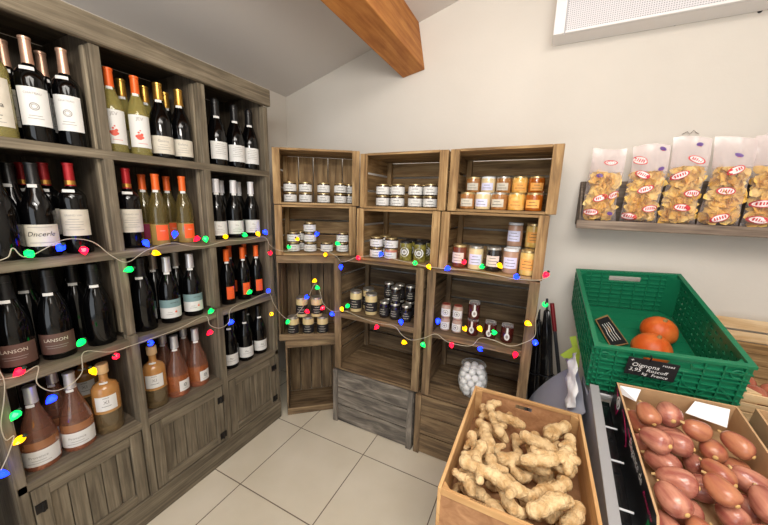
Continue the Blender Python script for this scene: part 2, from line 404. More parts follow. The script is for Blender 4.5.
for y0, y1 in ((YL, YL + .028), (YR - .03, YR)):
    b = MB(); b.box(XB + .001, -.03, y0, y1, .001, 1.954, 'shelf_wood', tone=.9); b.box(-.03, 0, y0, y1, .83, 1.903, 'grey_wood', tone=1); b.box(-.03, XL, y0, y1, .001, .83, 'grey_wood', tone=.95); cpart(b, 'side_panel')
for y0, y1 in DIV:
    b = MB()
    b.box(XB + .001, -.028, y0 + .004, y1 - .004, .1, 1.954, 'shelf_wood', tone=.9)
    b.box(-.03, .001, y0, y1, .86, 1.903, 'grey_wood', tone=1.0); b.box(-.03, XL + .001, y0, y1, .09, .86, 'grey_wood', tone=.95)
    b.box(-.055, -.03, y0 - .006, y0 + .004, .87, 1.90, 'grey_wood', tone=1.3)
    cpart(b, 'divider')
for nm, z in SH.items():
    fx = XL if nm == 'bottom' else (.008 if nm == 'third' else .003)
    b = MB()
    for (a, c) in ((XB + .002, -.19), (-.188, -.03)): b.box(a, c, YL + .002, YR - .002, z - .022, z, 'shelf_wood', tone=random.uniform(.85, 1))
    b.box(-.03, fx, YL + .002, YR - .002, z - .031, z, 'grey_wood', tone=1.02); cpart(b, 'shelf')
b = MB(); b.box(XB, XL + .006, YL, YR - .001, .0, .118, 'grey_wood', tone=.95); cpart(b, 'plinth', .004)
hz = {0: [('l', .16), ('l', .37)], 1: [('r', .16), ('r', .37)], 2: [('r', .16), ('r', .37)]}
for k, (y0, y1) in enumerate(BAYS):
    y0 += .004 if k else .002; y1 -= .004; z0, z1 = .122, .443; x0, x1 = XL - .02, XL
    b = MB(); w = .042
    b.box(x0, x1, y0, y0 + w, z0, z1, 'grey_wood', tone=1.0); b.box(x0, x1, y1 - w, y1, z0, z1, 'grey_wood', tone=1.0)
    b.box(x0, x1, y0 + w, y1 - w, z1 - w, z1, 'grey_wood', tone=1.02); b.box(x0, x1, y0 + w, y1 - w, z0, z0 + w, 'grey_wood', tone=.98)
    n = 5; d = (y1 - y0 - 2 * w) / n
    for i in range(n): b.box(x0 + .002, x1 - .009, y0 + w + i * d, y0 + w + (i + 1) * d - .002, z0 + w, z1 - w, 'grey_wood', tone=random.uniform(.9, 1.04))
    door = cpart(b, 'cupboard_door', .0025)
    for side, z in hz[k]:
        yy = y0 + .016 if side == 'l' else y1 - .016; h = MB()
        h.box(x1 + .0003, x1 + .004, yy - .014, yy + .022 * (1 if side == 'r' else .6), z - .017, z + .017, 'iron'); h.tube([(x1 + .004, yy + .004, z - .018), (x1 + .004, yy + .004, z + .018)], .004, 'iron')
        ho = h.build('hinge', door, label='black iron hinge')

# ------------------------------------------------------------------ bottles
def bottle_prof(kind):
    if kind == 'bordeaux': return [(0, .004), (.028, .001), (.036, 0), (.0372, .004), (.0372, .185), (.0355, .2), (.029, .213), (.0185, .222), (.0138, .232), (.0128, .25), (.0124, .3), (.014, .301), (.014, .307), (0, .308)]
    if kind == 'burgundy': return [(0, .004), (.03, .001), (.039, 0), (.0405, .005), (.0405, .135), (.039, .155), (.034, .178), (.026, .2), (.019, .22), (.0155, .24), (.0145, .29), (.016, .291), (.016, .297), (0, .298)]
    if kind == 'champagne': return [(0, .004), (.033, .001), (.0425, 0), (.044, .005), (.044, .13), (.042, .155), (.036, .182), (.027, .208), (.02, .23), (.0175, .25), (.0165, .285), (.0185, .286), (.0185, .297), (.017, .308), (.011, .313), (0, .314)]
    if kind == 'belly': return [(0, .004), (.036, .001), (.045, 0), (.047, .006), (.0475, .06), (.0465, .095), (.042, .13), (.034, .16), (.0245, .19), (.018, .215), (.0155, .24), (.0145, .284), (.016, .285), (.016, .291), (0, .292)]
    if kind == 'spirits': return [(0, .006), (.034, .001), (.042, 0), (.044, .006), (.044, .165), (.042, .184), (.034, .197), (.022, .204), (.016, .21), (.014, .22), (.014, .246), (.017, .247), (.017, .254), (0, .255)]
    if kind == 'slim': return [(0, .004), (.027, .001), (.034, 0), (.0352, .004), (.0352, .15), (.033, .17), (.027, .19), (.02, .21), (.0148, .228), (.0132, .24), (.0128, .287), (.0143, .288), (.0143, .295), (0, .296)]
def prof_r(prof, z):
    for (r0, z0), (r1, z1) in zip(prof[2:], prof[3:]):
        if z0 <= z <= z1 and z1 > z0: return r0 + (r1 - r0) * (z - z0) / (z1 - z0)
    return prof[2][0]
def wrap(mb, prof, zlo, zhi, a0, a1, m, off=.0007, seg=14):
    n = 6; mb.lathe([(prof_r(prof, zlo + (zhi - zlo) * i / n) + off, zlo + (zhi - zlo) * i / n) for i in range(n + 1)], m, seg, None, a0, a1)
def bottle(kind, glass, cap, label, deco=None, tagged=True, cap_lo=.232, cork=False):
    P = bottle_prof(kind); top = P[-1][1]
    b = MB(); segs = {'rose_wine': (('rose_low_reflect', 0, .078), ('rose_wine', .078, .105), ('rose_shoulder_reflect', .105, 1)), 'amber_rose': (('rose_low_reflect', 0, .03), ('amber_rose', .03, .105), ('rose_shoulder_reflect', .105, 1)), 'pale_wine': (('pale_wine_low', 0, .088), ('pale_wine', .088, 1)), 'amber_spirit': (('spirit_low_refract', 0, .088), ('amber_spirit', .088, 1))}.get(glass, ((glass, 0, 1),))  # rose and spirit bands: reflection and refraction painted into the glass colour
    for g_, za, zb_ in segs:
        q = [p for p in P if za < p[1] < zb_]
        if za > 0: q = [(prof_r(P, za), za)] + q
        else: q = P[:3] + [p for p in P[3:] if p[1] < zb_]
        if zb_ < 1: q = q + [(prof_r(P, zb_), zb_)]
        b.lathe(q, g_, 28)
    root = b.build('wine_bottle', smooth=50)
    if cork:
        b = MB(); b.lathe([(.0185, top - .012), (.0195, top - .008), (.0195, top + .022), (.018, top + .026), (0, top + .026)], cap, 18); b.build('stopper', root, smooth=40)
    elif cap:
        z = [cap_lo] + [q[1] for q in P if cap_lo + .002 < q[1] < top - .0001] + [top]
        b = MB(); b.lathe([(prof_r(P, t) + .0008, t) for t in z[:-1]] + [(P[-2][0] + .0008, top - .0005), (P[-2][0] * .85, top + .0012), (0, top + .0012)], cap, 20)
        if cap == 'red_foil': b.lathe([(prof_r(P, .24) + .0012, .236), (prof_r(P, .24) + .0012, .25)], 'gold_foil', 20)
        b.build('capsule', root, smooth=40)
    if label:
        b = MB()
        for (zlo, zhi, a0, a1, m) in label: wrap(b, P, zlo, zhi, R(a0), R(a1), m)
        for d in (deco or []):
            kind_, z, ang, size, m, txt = d; r = prof_r(P, z) + .0014
            if kind_ == 'text': put_text(b, txt, size, m, lambda x, y: (r * math.cos(x / r + R(ang)), r * math.sin(x / r + R(ang)), z + y), shear=.3 if size > .02 else 0)
            if kind_ == 'line': wrap(b, P, z, z + .0016, R(ang) - size / r / 2, R(ang) + size / r / 2, m, .0014)
            if kind_ == 'ring':
                for q in (1, .62):
                    vs = []; fs = []; n = 18
                    for i in range(n):
                        for rr in (size * q, size * q * .8):
                            x, y = rr * math.cos(2 * PI * i / n), rr * math.sin(2 * PI * i / n); vs.append(Vector((r * math.cos(x / r + R(ang)), r * math.sin(x / r + R(ang)), z + y)))
                    for i in range(n): j = (i + 1) % n; fs.append((2 * i, 2 * j, 2 * j + 1, 2 * i + 1))
                    b.add(vs, fs, m)
            if kind_ == 'blob':
                for (ox, oy, rr) in ((0, 0, 1), (.7, .9, .45), (-.8, .2, .5), (.9, -.1, .4), (-.2, 1.5, .35), (.3, 2.2, .25)):
                    vs = [Vector((r * math.cos((ox * size + rr * size * math.cos(2 * PI * i / 10)) / r + R(ang)), r * math.sin((ox * size + rr * size * math.cos(2 * PI * i / 10)) / r + R(ang)), z + oy * size + rr * size * math.sin(2 * PI * i / 10))) for i in range(10)]
                    b.add(vs, [tuple(range(10))], m)
        b.build('label', root, smooth=40)
    if tagged:
        z = .214 if kind in ('bordeaux', 'spirits') else .226
        if kind == 'spirits': z = .205
        b = MB(); r = prof_r(P, z) + .003; b.lathe([(r, z - .0045), (r * .975, z + .0055)], 'white_label', 8, None, R(-40), R(24)); b.build('price_tag', root, smooth=40)
    return Proto(root)
def lines(z0, n, ang, size, m='grey_ink', step=.009): return [('line', z0 - i * step, ang, size * (1 if i % 3 else .6), m, '') for i in range(n)]
BOT = {
 'cream': (bottle('bordeaux', 'white_wine', 'silver_foil', [(.03, .165, -62, 62, 'cream_label')], [('text', .146, 0, .02, 'ink', 'dncel'), ('text', .118, 0, .02, 'ink', 'inel'), ('text', .09, 0, .02, 'ink', 'coula'), ('line', .06, 0, .03, 'ink', '')] + lines(.05, 2, 0, .04)), 'white wine bottle with tall cream label'),
 'emblem': (bottle('bordeaux', 'black_glass', 'copper_foil', [(.048, .16, -60, 60, 'white_label')], [('ring', .104, 0, .0115, 'grey_ink', ''), ('text', .142, 0, .009, 'grey_ink', 'CHATEAU'), ('line', .076, 0, .03, 'grey_ink', ''), ('line', .068, 0, .036, 'grey_ink', '')]), 'black bottle with tall white emblem label'),
 'redfruit': (bottle('slim', 'white_wine', 'orange_foil', [(.03, .15, -64, 64, 'white_label')], [('text', .135, 0, .017, 'grey_ink', 'JEV'), ('blob', .068, -8, .011, 'red_ink', ''), ('line', .044, 6, .03, 'red_ink', '')]), 'white wine bottle with orange capsule'),
 'goldcap': (bottle('burgundy', 'black_glass', 'gold_foil', [(.018, .088, -68, 68, 'cream_label')], [('text', .068, 0, .014, 'grey_ink', 'Galene')] + lines(.052, 3, 0, .045)), 'black bottle with gold capsule'),
 'palecap': (bottle('burgundy', 'white_wine', 'gold_foil', [(.03, .1, -60, 60, 'cream_label')]), 'pale wine bottle with gold capsule'),
 'lowlabel': (bottle('champagne', 'black_glass', 'black_foil', [(.03, .112, -60, 60, 'white_label')], lines(.1, 6, 0, .05)), 'black sparkling wine bottle with white label'),
 'script': (bottle('burgundy', 'black_glass', 'black_foil', [(.035, .105, -72, 72, 'cream_label')], [('text', .074, 0, .021, 'ink', 'Dncerle'), ('line', .096, 0, .06, 'grey_ink', ''), ('line', .046, 0, .06, 'grey_ink', '')]), 'black bottle with cream script label'),
 'redcap': (bottle('bordeaux', 'black_glass', 'red_foil', [(.062, .152, -75, 75, 'cream_label')], [('text', .132, 0, .009, 'grey_ink', 'GRAND VIN')] + lines(.118, 5, 0, .05)), 'black bottle with red capsule'),
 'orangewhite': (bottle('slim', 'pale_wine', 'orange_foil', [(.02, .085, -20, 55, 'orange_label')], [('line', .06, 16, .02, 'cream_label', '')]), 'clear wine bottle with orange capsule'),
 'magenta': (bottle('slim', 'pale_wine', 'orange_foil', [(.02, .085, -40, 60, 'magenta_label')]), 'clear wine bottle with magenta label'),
 'whitecap': (bottle('burgundy', 'black_glass', 'white_foil', [(.02, .09, -70, 70, 'white_label')], [('text', .066, 0, .012, 'grey_ink', 'Mas')] + lines(.05, 3, 0, .045)), 'black bottle with white capsule'),
 'brownlabel': (bottle('champagne', 'black_glass', 'black_foil', [(.02, .092, -75, 75, 'brown_label')], [('text', .07, 0, .016, 'cream_label', 'LANSON'), ('line', .05, 0, .06, 'grey_ink', ''), ('line', .042, 0, .05, 'grey_ink', '')]), 'black bottle with brown label'),
 'dark': (bottle('champagne', 'black_glass', 'black_foil', None), 'plain black sparkling wine bottle'),
 'darkslim': (bottle('burgundy', 'black_glass', 'black_foil', None), 'plain black wine bottle'),
 'teal': (bottle('burgundy', 'black_glass', 'silver_foil', [(.024, .072, -75, 75, 'white_label'), (.072, .108, -75, 75, 'teal_label')], [('text', .094, 20, .009, 'ink', 'domaine'), ('blob', .05, 26, .004, 'orange_label', '')] + lines(.05, 2, -6, .03)), 'black bottle with teal white label'),
 'silverdark': (bottle('burgundy', 'black_glass', 'pewter_foil', None), 'black bottle with pewter capsule'),
 'orangeblack': (bottle('slim', 'black_glass', 'orange_foil', [(.03, .098, -22, 42, 'orange_label')], [('line', .07, 10, .022, 'red_ink', ''), ('line', .06, 10, .018, 'red_ink', '')]), 'black bottle with orange capsule'),
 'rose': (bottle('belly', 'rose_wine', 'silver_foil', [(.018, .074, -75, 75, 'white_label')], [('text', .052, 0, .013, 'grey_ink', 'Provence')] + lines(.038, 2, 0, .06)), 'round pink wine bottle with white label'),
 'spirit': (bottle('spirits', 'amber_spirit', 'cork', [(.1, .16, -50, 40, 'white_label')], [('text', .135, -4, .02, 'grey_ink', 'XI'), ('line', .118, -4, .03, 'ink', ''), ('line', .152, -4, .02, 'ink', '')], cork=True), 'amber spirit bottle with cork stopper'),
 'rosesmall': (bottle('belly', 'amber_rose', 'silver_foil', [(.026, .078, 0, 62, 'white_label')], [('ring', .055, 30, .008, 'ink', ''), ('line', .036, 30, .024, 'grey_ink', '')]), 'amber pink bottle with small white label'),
 'purplecap': (bottle('burgundy', 'black_glass', 'black_foil', [(.022, .085, -68, 68, 'white_label')], [('text', .06, 0, .012, 'ink', 'Mas'), ('line', .045, 0, .05, 'grey_ink', '')]), 'black bottle with low white label'),
}
F_, B_ = 0, 1
CELLS = {   # shelf, bay -> (style, photo column, sight height, row)
 ('top', 0): (115, [('cream', 8, 0), ('emblem', 38, 0), ('emblem', 73, 0), ('emblem', 14, 1), ('emblem', 50, 1)]),
 ('top', 1): (115, [('redfruit', 116, 0), ('redfruit', 139, 0), ('goldcap', 162, 0), ('goldcap', 184, 0), ('palecap', 128, 1), ('palecap', 145, 1), ('goldcap', 167, 1)]),
 ('top', 2): (140, [('lowlabel', 217, 0), ('lowlabel', 235.5, 0), ('lowlabel', 252, 0)]),
 ('second', 0): (220, [('darkslim', 3, 0), ('script', 38, 0), ('redcap', 76, 0), ('darkslim', 19, 1), ('redcap', 50, 1), ('redcap', 30, 2)]),
 ('second', 1): (220, [('redcap', 131, 0), ('orangewhite', 159, 0), ('orangewhite', 185, 0), ('magenta', 146, 1), ('orangewhite', 170, 1)]),
 ('second', 2): (220, [('whitecap', 218, 0), ('whitecap', 235, 0), ('whitecap', 252, 0), ('whitecap', 223, 1), ('whitecap', 240, 1)]),
 ('third', 0): (310, [('brownlabel', 9, 0), ('brownlabel', 53, 0), ('dark', 102, 0), ('dark', 30, 1), ('dark', 78, 1), ('dark', 93, 2)]),
 ('third', 1): (310, [('dark', 144, 0), ('teal', 171, 0), ('teal', 194, 0), ('silverdark', 158, 1), ('silverdark', 180, 1)]),
 ('third', 2): (285, [('orangeblack', 228, 0), ('orangeblack', 244, 0), ('orangeblack', 260, 0), ('orangeblack', 231, 1), ('orangeblack', 246, 1)]),
 ('bottom', 0): (400, [('rose', 34, 0), ('rose', 74, 0), ('spirit', 104, 0), ('rose', 56, 1), ('spirit', 88, 2)]),
 ('bottom', 1): (380, [('spirit', 155, 0), ('rosesmall', 178, 0), ('rosesmall', 199, 0), ('rosesmall', 168, 1), ('rosesmall', 187, 1)]),
 ('bottom', 2): (350, [('purplecap', 230, 0), ('purplecap', 246, 0), ('purplecap', 260, 0), ('purplecap', 234, 1), ('purplecap', 249, 1)]),
}
ROWX = [-.062, -.16, -.258]
for (sh, bay), (py, L_) in CELLS.items():
    ent = []
    for st, px, row in L_:
        y = at(px, py, 'x', ROWX[row]).y; ent.append([row, y, st])
    y0, y1 = BAYS[bay]
    for row in (0, 1, 2):
        e = sorted([q for q in ent if q[0] == row], key=lambda q: q[1])
        rad = lambda s: .049 if s in ('rose', 'rosesmall') else (.0455 if s in ('spirit', 'dark', 'lowlabel', 'brownlabel') else .0415)
        y1 = BAYS[bay][1] - (.007 if bay < 2 and sh != 'bottom' else 0)
        for q in e: q[1] = min(max(q[1], y0 + rad(q[2]) + .002), y1 - rad(q[2]) - .002)
        for _ in range(30):
            for a, c in zip(e, e[1:]):
                d = rad(a[2]) + rad(c[2]) + .0005 - (c[1] - a[1])
                if d > 0: a[1] -= d / 2; c[1] += d / 2
            for q in e: q[1] = min(max(q[1], y0 + rad(q[2]) + .001), y1 - rad(q[2]) - .001)
        for i, q in enumerate(e):
            pr, desc = BOT[q[2]]
            ang = -.42 + random.uniform(-.12, .12)
            o = pr.place((ROWX[row], q[1], SH[sh] + .0012), (0, 0, ang))
            rw = ('front row', 'second row', 'back row')[row]
            one = ('only one' if len(e) == 1 else ORD[i + 1] + ' from left')
            tag(o, f"{desc}, {one}, {rw}, {('left', 'middle', 'right')[bay]} bay {sh} shelf", 'bottle', 'wine and spirit bottles on the shelving')

# ------------------------------------------------------------------ stacked wooden crates
def crate(label, W, D, H, loc, rz, wd='crate_wood', back='h', shelf=None, closed=False, onend=False, nback=3):
    """origin: lower front left corner; x across, y towards the wall, z up"""
    root = empty('wooden_crate', loc, (0, 0, rz)); tag(root, label, 'crate', 'old wooden fruit crates stacked along the back wall')
    t = .011; pw = .043
    def slats(n, lo, hi, gap):
        w = (hi - lo - gap * (n - 1)) / n; return [(lo + i * (w + gap), lo + i * (w + gap) + w) for i in range(n)]
    y_in = 0.014 if closed else 0.0
    for side in (0, 1):
        x0, x1 = (0.0, t) if side == 0 else (W - t, W); b = MB()
        if onend:
            for a, c in slats(3, .004, D - .004, .01): b.box(x0, x1, a, c, .002, H - .002, wd, jit=.0008)
        else:
            for a, c in slats(3 if H < .5 else 6, .004, H - .004, .012): b.box(x0, x1, y_in + .018, D - .004, a, c, wd, jit=.0008)
        b.build('side_slats', root, bevel=.0015)
        if not onend:
            px0, px1 = (0.0, pw) if side == 0 else (W - pw, W); b = MB()
            if closed: b.box(px0 + .001, px1 - .001, y_in + .001, y_in + .02, .002, H - .014, wd, tone=.9)
            else: b.box(px0, px1, 0, .018, .001, H - .001, wd, tone=1.1, jit=.001)
            b.build('front_post', root, bevel=.003)
            b = MB(); b.box((t + .0005) if side == 0 else (W - t - .03), (t + .03) if side == 0 else (W - t - .0005), D - .04, D - .012, .014, H - .014, wd, tone=.95); b.build('back_post', root, bevel=.002)
    for lv in (0, 1):
        z0, z1 = (0.0005, .0125) if lv == 0 else (H - .0125, H - .0005); b = MB(); e = t + .0005
        if onend:
            b.box(e, W - e, .012, D - .012, z0 + (.0 if lv == 0 else .0), z1, wd, tone=.9)
            b.build('end_board', root, bevel=.0015)
            b = MB(); zz = (.012, .046) if lv == 0 else (H - .046, H - .012)
            b.box(.001, W - .001, -.001, .011, zz[0] - .011 if lv == 0 else zz[0], zz[1] if lv == 0 else zz[1] + .011, wd, tone=1.1); b.build('front_rail', root, bevel=.003)
        else:
            for i, (a, c) in enumerate(slats(3, .019 if not closed else .016, D - .006, .006)): b.box(e, W - e, a, c, z0, z1, wd, jit=.0008)
            b.box(pw + .001, W - pw - .001, y_in + .001, y_in + .0185, z0, z1, wd, tone=1.05)
            b.build('top_boards' if lv else 'bottom_boards', root, bevel=.0015)
    b = MB()
    if onend or back == 'v':
        for a, c in slats(5 if not onend else 4, .013, W - .013, .006): b.box(a, c, D - .011, D - .001, .014, H - .014, wd, jit=.0006, tone=random.uniform(.72, .95))
    else:
        for i, (a, c) in enumerate(slats(nback, .016, H - .016, .011)): b.box(.013, W - .013, D - .011, D - .001, a, c, wd, jit=.0006, tone=random.uniform(.75, 1))
    b.build('back_slats', root, bevel=.001)
    if closed:
        b = MB()
        for i, (a, c) in enumerate(slats(3, .004, H - .004, .006)): b.box(.0, W, 0, .013, a, c, wd, jit=.0012, tone=random.uniform(.9, 1.08))
        b.build('front_boards', root, bevel=.002)
        for side in (0, 1):
            b = MB(); w = .034
            b.box(.0015 if side == 0 else W - w, w if side == 0 else W - .0015, -.012, -.0005, .001, H - .002, wd, tone=1.12); b.build('batten', root, bevel=.002)
    if shelf:
        b = MB(); e = .0125
        for a, c in slats(2, .003, D - .016, .004): b.box(e + (.031 if a < .01 else .03), W - e - .031, a, c, shelf - .014, shelf - .001, wd, jit=.0005)
        b.box(.044, W - .044, -.0005, .0025, shelf - .03, shelf - .001, wd, tone=1.1)
        b.build('inner_shelf', root, bevel=.002)
    return root
YU, YT = -.40, -.432
crate('wooden crate standing on the floor in the middle stack, grey boards facing front', .546, .40, .366, (.337, YT - .002, 0.0), 0, 'crate_wood_grey', closed=True)
crate('tall crate with inner shelf of dark jars, above the grey boarded crate', .560, .39, .709, (.343, YT, .3675), 0, 'crate_wood_old', shelf=.376, nback=6)
crate('middle stack crate second from top, holding round labelled green jars', .488, .36, .294, (.474, YU, 1.0775), 0)
crate('top crate of the middle stack with white jars stacked in pairs', .492, .36, .293, (.492, YU, 1.3735), 0)
crate('brown boarded crate on the floor beneath the jar of white balls', .540, .40, .366, (.895, YT - .002, 0.0), 0, 'crate_wood_old', closed=True)
crate('tall crate holding the glass jar of white balls and swing-top jars', .520, .39, .709, (.922, YT, .3675), 0, 'crate_wood_old', shelf=.376, nback=6)
crate('right stack crate second from top, with tall honey coloured jars', .480, .36, .294, (.968, YU, 1.0775), 0)
crate('top crate of the right stack with two rows of amber jars', .476, .36, .293, (.995, YU, 1.3735), 0)
A33 = R(33); E1 = Vector((math.cos(A33), math.sin(A33), 0)); E2 = Vector((-math.sin(A33), math.cos(A33), 0)); O33 = Vector((.040, -.554, 0))
crate('empty crate on end on the floor, in the corner beside the wine shelving', .325, .27, .524, (.050, -.553, 0), R(41), 'crate_wood_old', onend=True)
crate('corner crate on end holding five tall black labelled jars', .355, .28, .5515, tuple(O33 + E1 * -.03 + Vector((0, 0, .5255))), A33, 'crate_wood_old', onend=True)
crate('corner stack crate second from top, holding loosely stacked white jars', .478, .29, .301, tuple(O33 + E1 * -.03 + Vector((0, 0, 1.078))), A33)
crate('top corner crate with upright back slats and paired white jars', .498, .29, .318, tuple(O33 + E1 * -.032 + Vector((0, 0, 1.3805))), A33, back='v')

# ------------------------------------------------------------------ jars
def jar(r, h, body, lid, label=None, lidh=.011, lidr=None, low=None, tagm=None):
    """label: (z0, z1, half angle, material, lines)"""
    b = MB(); n = .93
    P = [(0, .003), (r * .8, .0005), (r * .96, .002), (r, .006), (r, h * .8), (r * .97, h * .88), (r * .86, h - lidh), (r * .86, h - .002), (0, h - .002)]
    b.lathe(P, body, 22)
    if low: b.lathe([(r + .0004, h * low[0]), (r + .0004, h * low[1])], low[2], 22)
    root = b.build('jar', smooth=45)
    lr = lidr or r * .93; b = MB()
    b.lathe([(lr, h - lidh), (lr, h - .002), (lr * .95, h - .0003), (lr * .8, h - .001), (0, h - .001)], lid, 22); b.build('lid', root, smooth=40)
    if label:
        z0, z1, ha, m, nl = label; b = MB(); b.lathe([(r + .0008, z0), (r + .0008, z1)], m, 14, None, -PI / 2 - R(ha), -PI / 2 + R(ha))
        for i in range(nl):
            z = z1 - (z1 - z0) * (i + .8) / (nl + .6); w = (.5, .8, .65, .75)[i % 4] * min(R(ha) * .9, .8)
            b.lathe([(r + .0013, z - .0011), (r + .0013, z + .0011)], 'ink' if m not in ('label_black',) else 'cream_label', 8, None, -PI / 2 - w, -PI / 2 + w)
        b.build('label', root, smooth=40)
    return root
def round_label(root, r, z, rad, ring='ink'):
    b = MB()
    for rr, m, off in ((1, 'white_label', .0009), (.72, ring, .0013), (.56, 'white_label', .0017), (.3, 'grey_ink', .0021)):
        n = 18; vs = [Vector(((r + off) * math.sin(rad * rr * math.cos(2 * PI * i / n) / r), -(r + off) * math.cos(rad * rr * math.cos(2 * PI * i / n) / r), z + rad * rr * math.sin(2 * PI * i / n))) for i in range(n)]
        b.add(vs, [tuple(range(n))], m)
    b.build('round_label', root)
def swing_jar():
    root = jar(.030, .088, 'jar_jam', 'clear_glass', None, .012, .026)
    b = MB(); b.tube([(.027 * math.cos(a), .027 * math.sin(a), .074) for a in [i * PI / 10 for i in range(21)]], .0016, 'lid_silver')
    b.tube([(-.027, 0, .074), (-.024, -.004, .094), (0, -.008, .098), (.024, -.004, .094), (.027, 0, .074)], .0016, 'lid_silver'); b.build('wire_clasp', root, smooth=60)
    b = MB(); n = 20; pts = []
    for i in range(n): a = 2 * PI * i / n; pts.append((.0125 * math.cos(a), .033 + .018 * math.sin(a)))
    b.prism(pts, .0305, .0318, 'white_label', Matrix(((1, 0, 0, 0), (0, 0, -1, 0), (0, 1, 0, 0), (0, 0, 0, 1))))
    b.prism([(-.005, .05), (.005, .05), (.004, .078), (-.004, .078)], .0306, .0316, 'white_label', Matrix(((1, 0, 0, 0), (0, 0, -1, 0), (0, 1, 0, 0), (0, 0, 0, 1))))
    b.prism([(.006 * math.cos(2 * PI * i / 12), .033 + .009 * math.sin(2 * PI * i / 12)) for i in range(12)], .0318, .0321, 'grey_ink', Matrix(((1, 0, 0, 0), (0, 0, -1, 0), (0, 1, 0, 0), (0, 0, 0, 1))))
    b.build('hanging_tag', root); return root
JP = {}
def J(k, root): JP[k] = Proto(root)
J('squat', jar(.0378, .061, 'jar_dark', 'lid_gold', (.005, .0455, 105, 'white_label', 2), .008, .033))
J('pinksquat', jar(.0375, .061, 'jar_pink', 'lid_gold', (.006, .041, 70, 'white_label', 2), .010, .034))
J('rillettes', jar(.0372, .130, 'jar_rillettes', 'lid_silver', (.022, .080, 85, 'label_black', 3), .013))
J('smalldark', jar(.029, .096, 'jar_black', 'lid_silver', (.014, .062, 85, 'label_black', 3), .011))
g = jar(.035, .112, 'jar_green', 'lid_black', None, .012); round_label(g, .035, .052, .026)
b = MB(); b.lathe([(.0345, .086), (.0315, .1)], 'white_label', 8, None, -PI / 2 - .5, -PI / 2 + .5); b.build('seal_strip', g, smooth=40); J('green', g)
for k, body, lid, lab in (('brown', 'jar_brown', 'lid_gold', 'cream_label'), ('cream', 'jar_cream', 'lid_white', 'label_blue'), ('tan', 'jar_brown', 'lid_silver', 'cream_label'), ('orange', 'jar_orange', 'lid_gold', 'label_orange'), ('amber', 'jar_amber', 'lid_gold', 'label_orange')):
    J(k, jar(.0365, .082, body, lid, (.014, .05, 48, lab, 2), .011))
for k, body, lid, lab in (('tredbrown', 'jar_redbrown', 'lid_gold', 'label_pink'), ('tcream', 'jar_cream', 'lid_silver', 'label_blue'), ('tjam', 'jar_black', 'lid_silver', 'label_pink'), ('tpate', 'jar_pate', 'lid_white', 'label_blue'), ('tyellow', 'jar_yellow', 'lid_gold', 'label_orange')):
    J(k, jar(.0365, .118, body, lid, (.026, .078, 50, lab, 3), .012))
g = jar(.026, .072, 'jar_mini', 'lid_red', (.010, .05, 60, 'white_label', 0), .012, .022); round_label(g, .0268, .031, .0195, 'grey_ink'); J('mini', g)
J('swing', swing_jar())
DESC = {'squat': 'squat jar with white label', 'pinksquat': 'squat pink jar with white label', 'rillettes': 'beige jar with black label', 'smalldark': 'small dark jar with black label', 'green': 'green jar with round white label', 'brown': 'brown jar with cream label',
        'cream': 'cream jar with pale blue label', 'tan': 'tan jar with silver lid', 'orange': 'orange jar with orange label', 'amber': 'amber honey jar', 'tredbrown': 'red-brown jar with pink label', 'tcream': 'tall cream jar with blue label',
        'tjam': 'black jam jar with pink label', 'tpate': 'pinkish jar with blue label', 'tyellow': 'tall yellow jar with orange label', 'mini': 'tiny jar with round white label', 'swing': 'dark swing-top jar with white tag'}
JH = {'squat': .0612, 'pinksquat': .0612, 'rillettes': .1302, 'smalldark': .0962, 'mini': .0722, 'swing': .0885}
def hh(k): return JH.get(k, .1182 if k[0] == 't' and k != 'tan' else (.1122 if k == 'green' else .0822))
def jars(place, z, stacks, p0=None, n=None, yrow=None, face=0.0, jr=.0385):
    """stacks: (photo column, photo height, row depth, [kinds from the bottom up]); rows share one depth behind the crate front"""
    ent = []
    for px, py, dep, kinds in stacks:
        if p0 is not None:
            q = at_plane(px, py, Vector(p0) + Vector(n) * dep, n); u = (q - Vector(p0)).dot(Vector((n[1], -n[0], 0)))
        else: q = at(px, py, 'y', yrow + dep); u = q.x
        ent.append([dep, u, q, kinds])
    for dep in sorted(set(e[0] for e in ent)):
        row = sorted([e for e in ent if e[0] == dep], key=lambda e: e[1])
        for _ in range(25):
            for a, c in zip(row, row[1:]):
                need = (.0755 if jr > .03 else 2 * jr + .0008) - (c[1] - a[1])
                if need > 0: a[1] -= need / 2; c[1] += need / 2
        for i, (dp, u, q, kinds) in enumerate(row):
            if p0 is not None: pos = Vector(p0) + Vector(n) * dp + Vector((n[1], -n[0], 0)) * u
            else: pos = Vector((u, q.y, 0))
            zz = z
            for lv, k in enumerate(kinds):
                o = JP[k].place((pos.x, pos.y, zz), (0, 0, face + random.uniform(-.2, .2))); zz += hh(k) + .0004
                lvn = '' if len(kinds) == 1 else (('lower, ', 'upper, ') if len(kinds) == 2 else ('bottom, ', 'middle, ', 'topmost, '))[lv]
                rw = ('front row', 'back row')[0 if dp == min(e[0] for e in ent) else 1]
                tag(o, f"{DESC[k]}, {lvn}{ORD[i + 1]} from left, {rw}, {place}", 'jar', 'jars of preserves in the crates')
n33 = tuple(E2)
def p33(z): return tuple(O33 + Vector((0, 0, z)))
jars('top corner crate', 1.3935, [(290.3, 198, .10, ['squat'] * 2), (305.7, 198, .10, ['squat'] * 2), (323.7, 199, .10, ['squat'] * 2), (340.3, 199, .10, ['squat'] * 2), (349, 199, .19, ['squat'] * 2)], p33(1.39), n33, face=.5)
jars('second corner crate', 1.0912, [(293.7, 246, .09, ['squat'] * 2), (310.2, 247, .09, ['squat'] * 3), (326.8, 249, .09, ['squat']), (342.5, 249, .09, ['squat'] * 2), (301, 244, .17, ['squat'] * 2)], p33(1.07), n33, face=.5)
jars('third corner crate', .5385, [(293.5, 328, .07, ['rillettes']), (308.4, 329, .07, ['rillettes']), (322.8, 329, .07, ['rillettes'])], p33(.54), n33, face=.5)
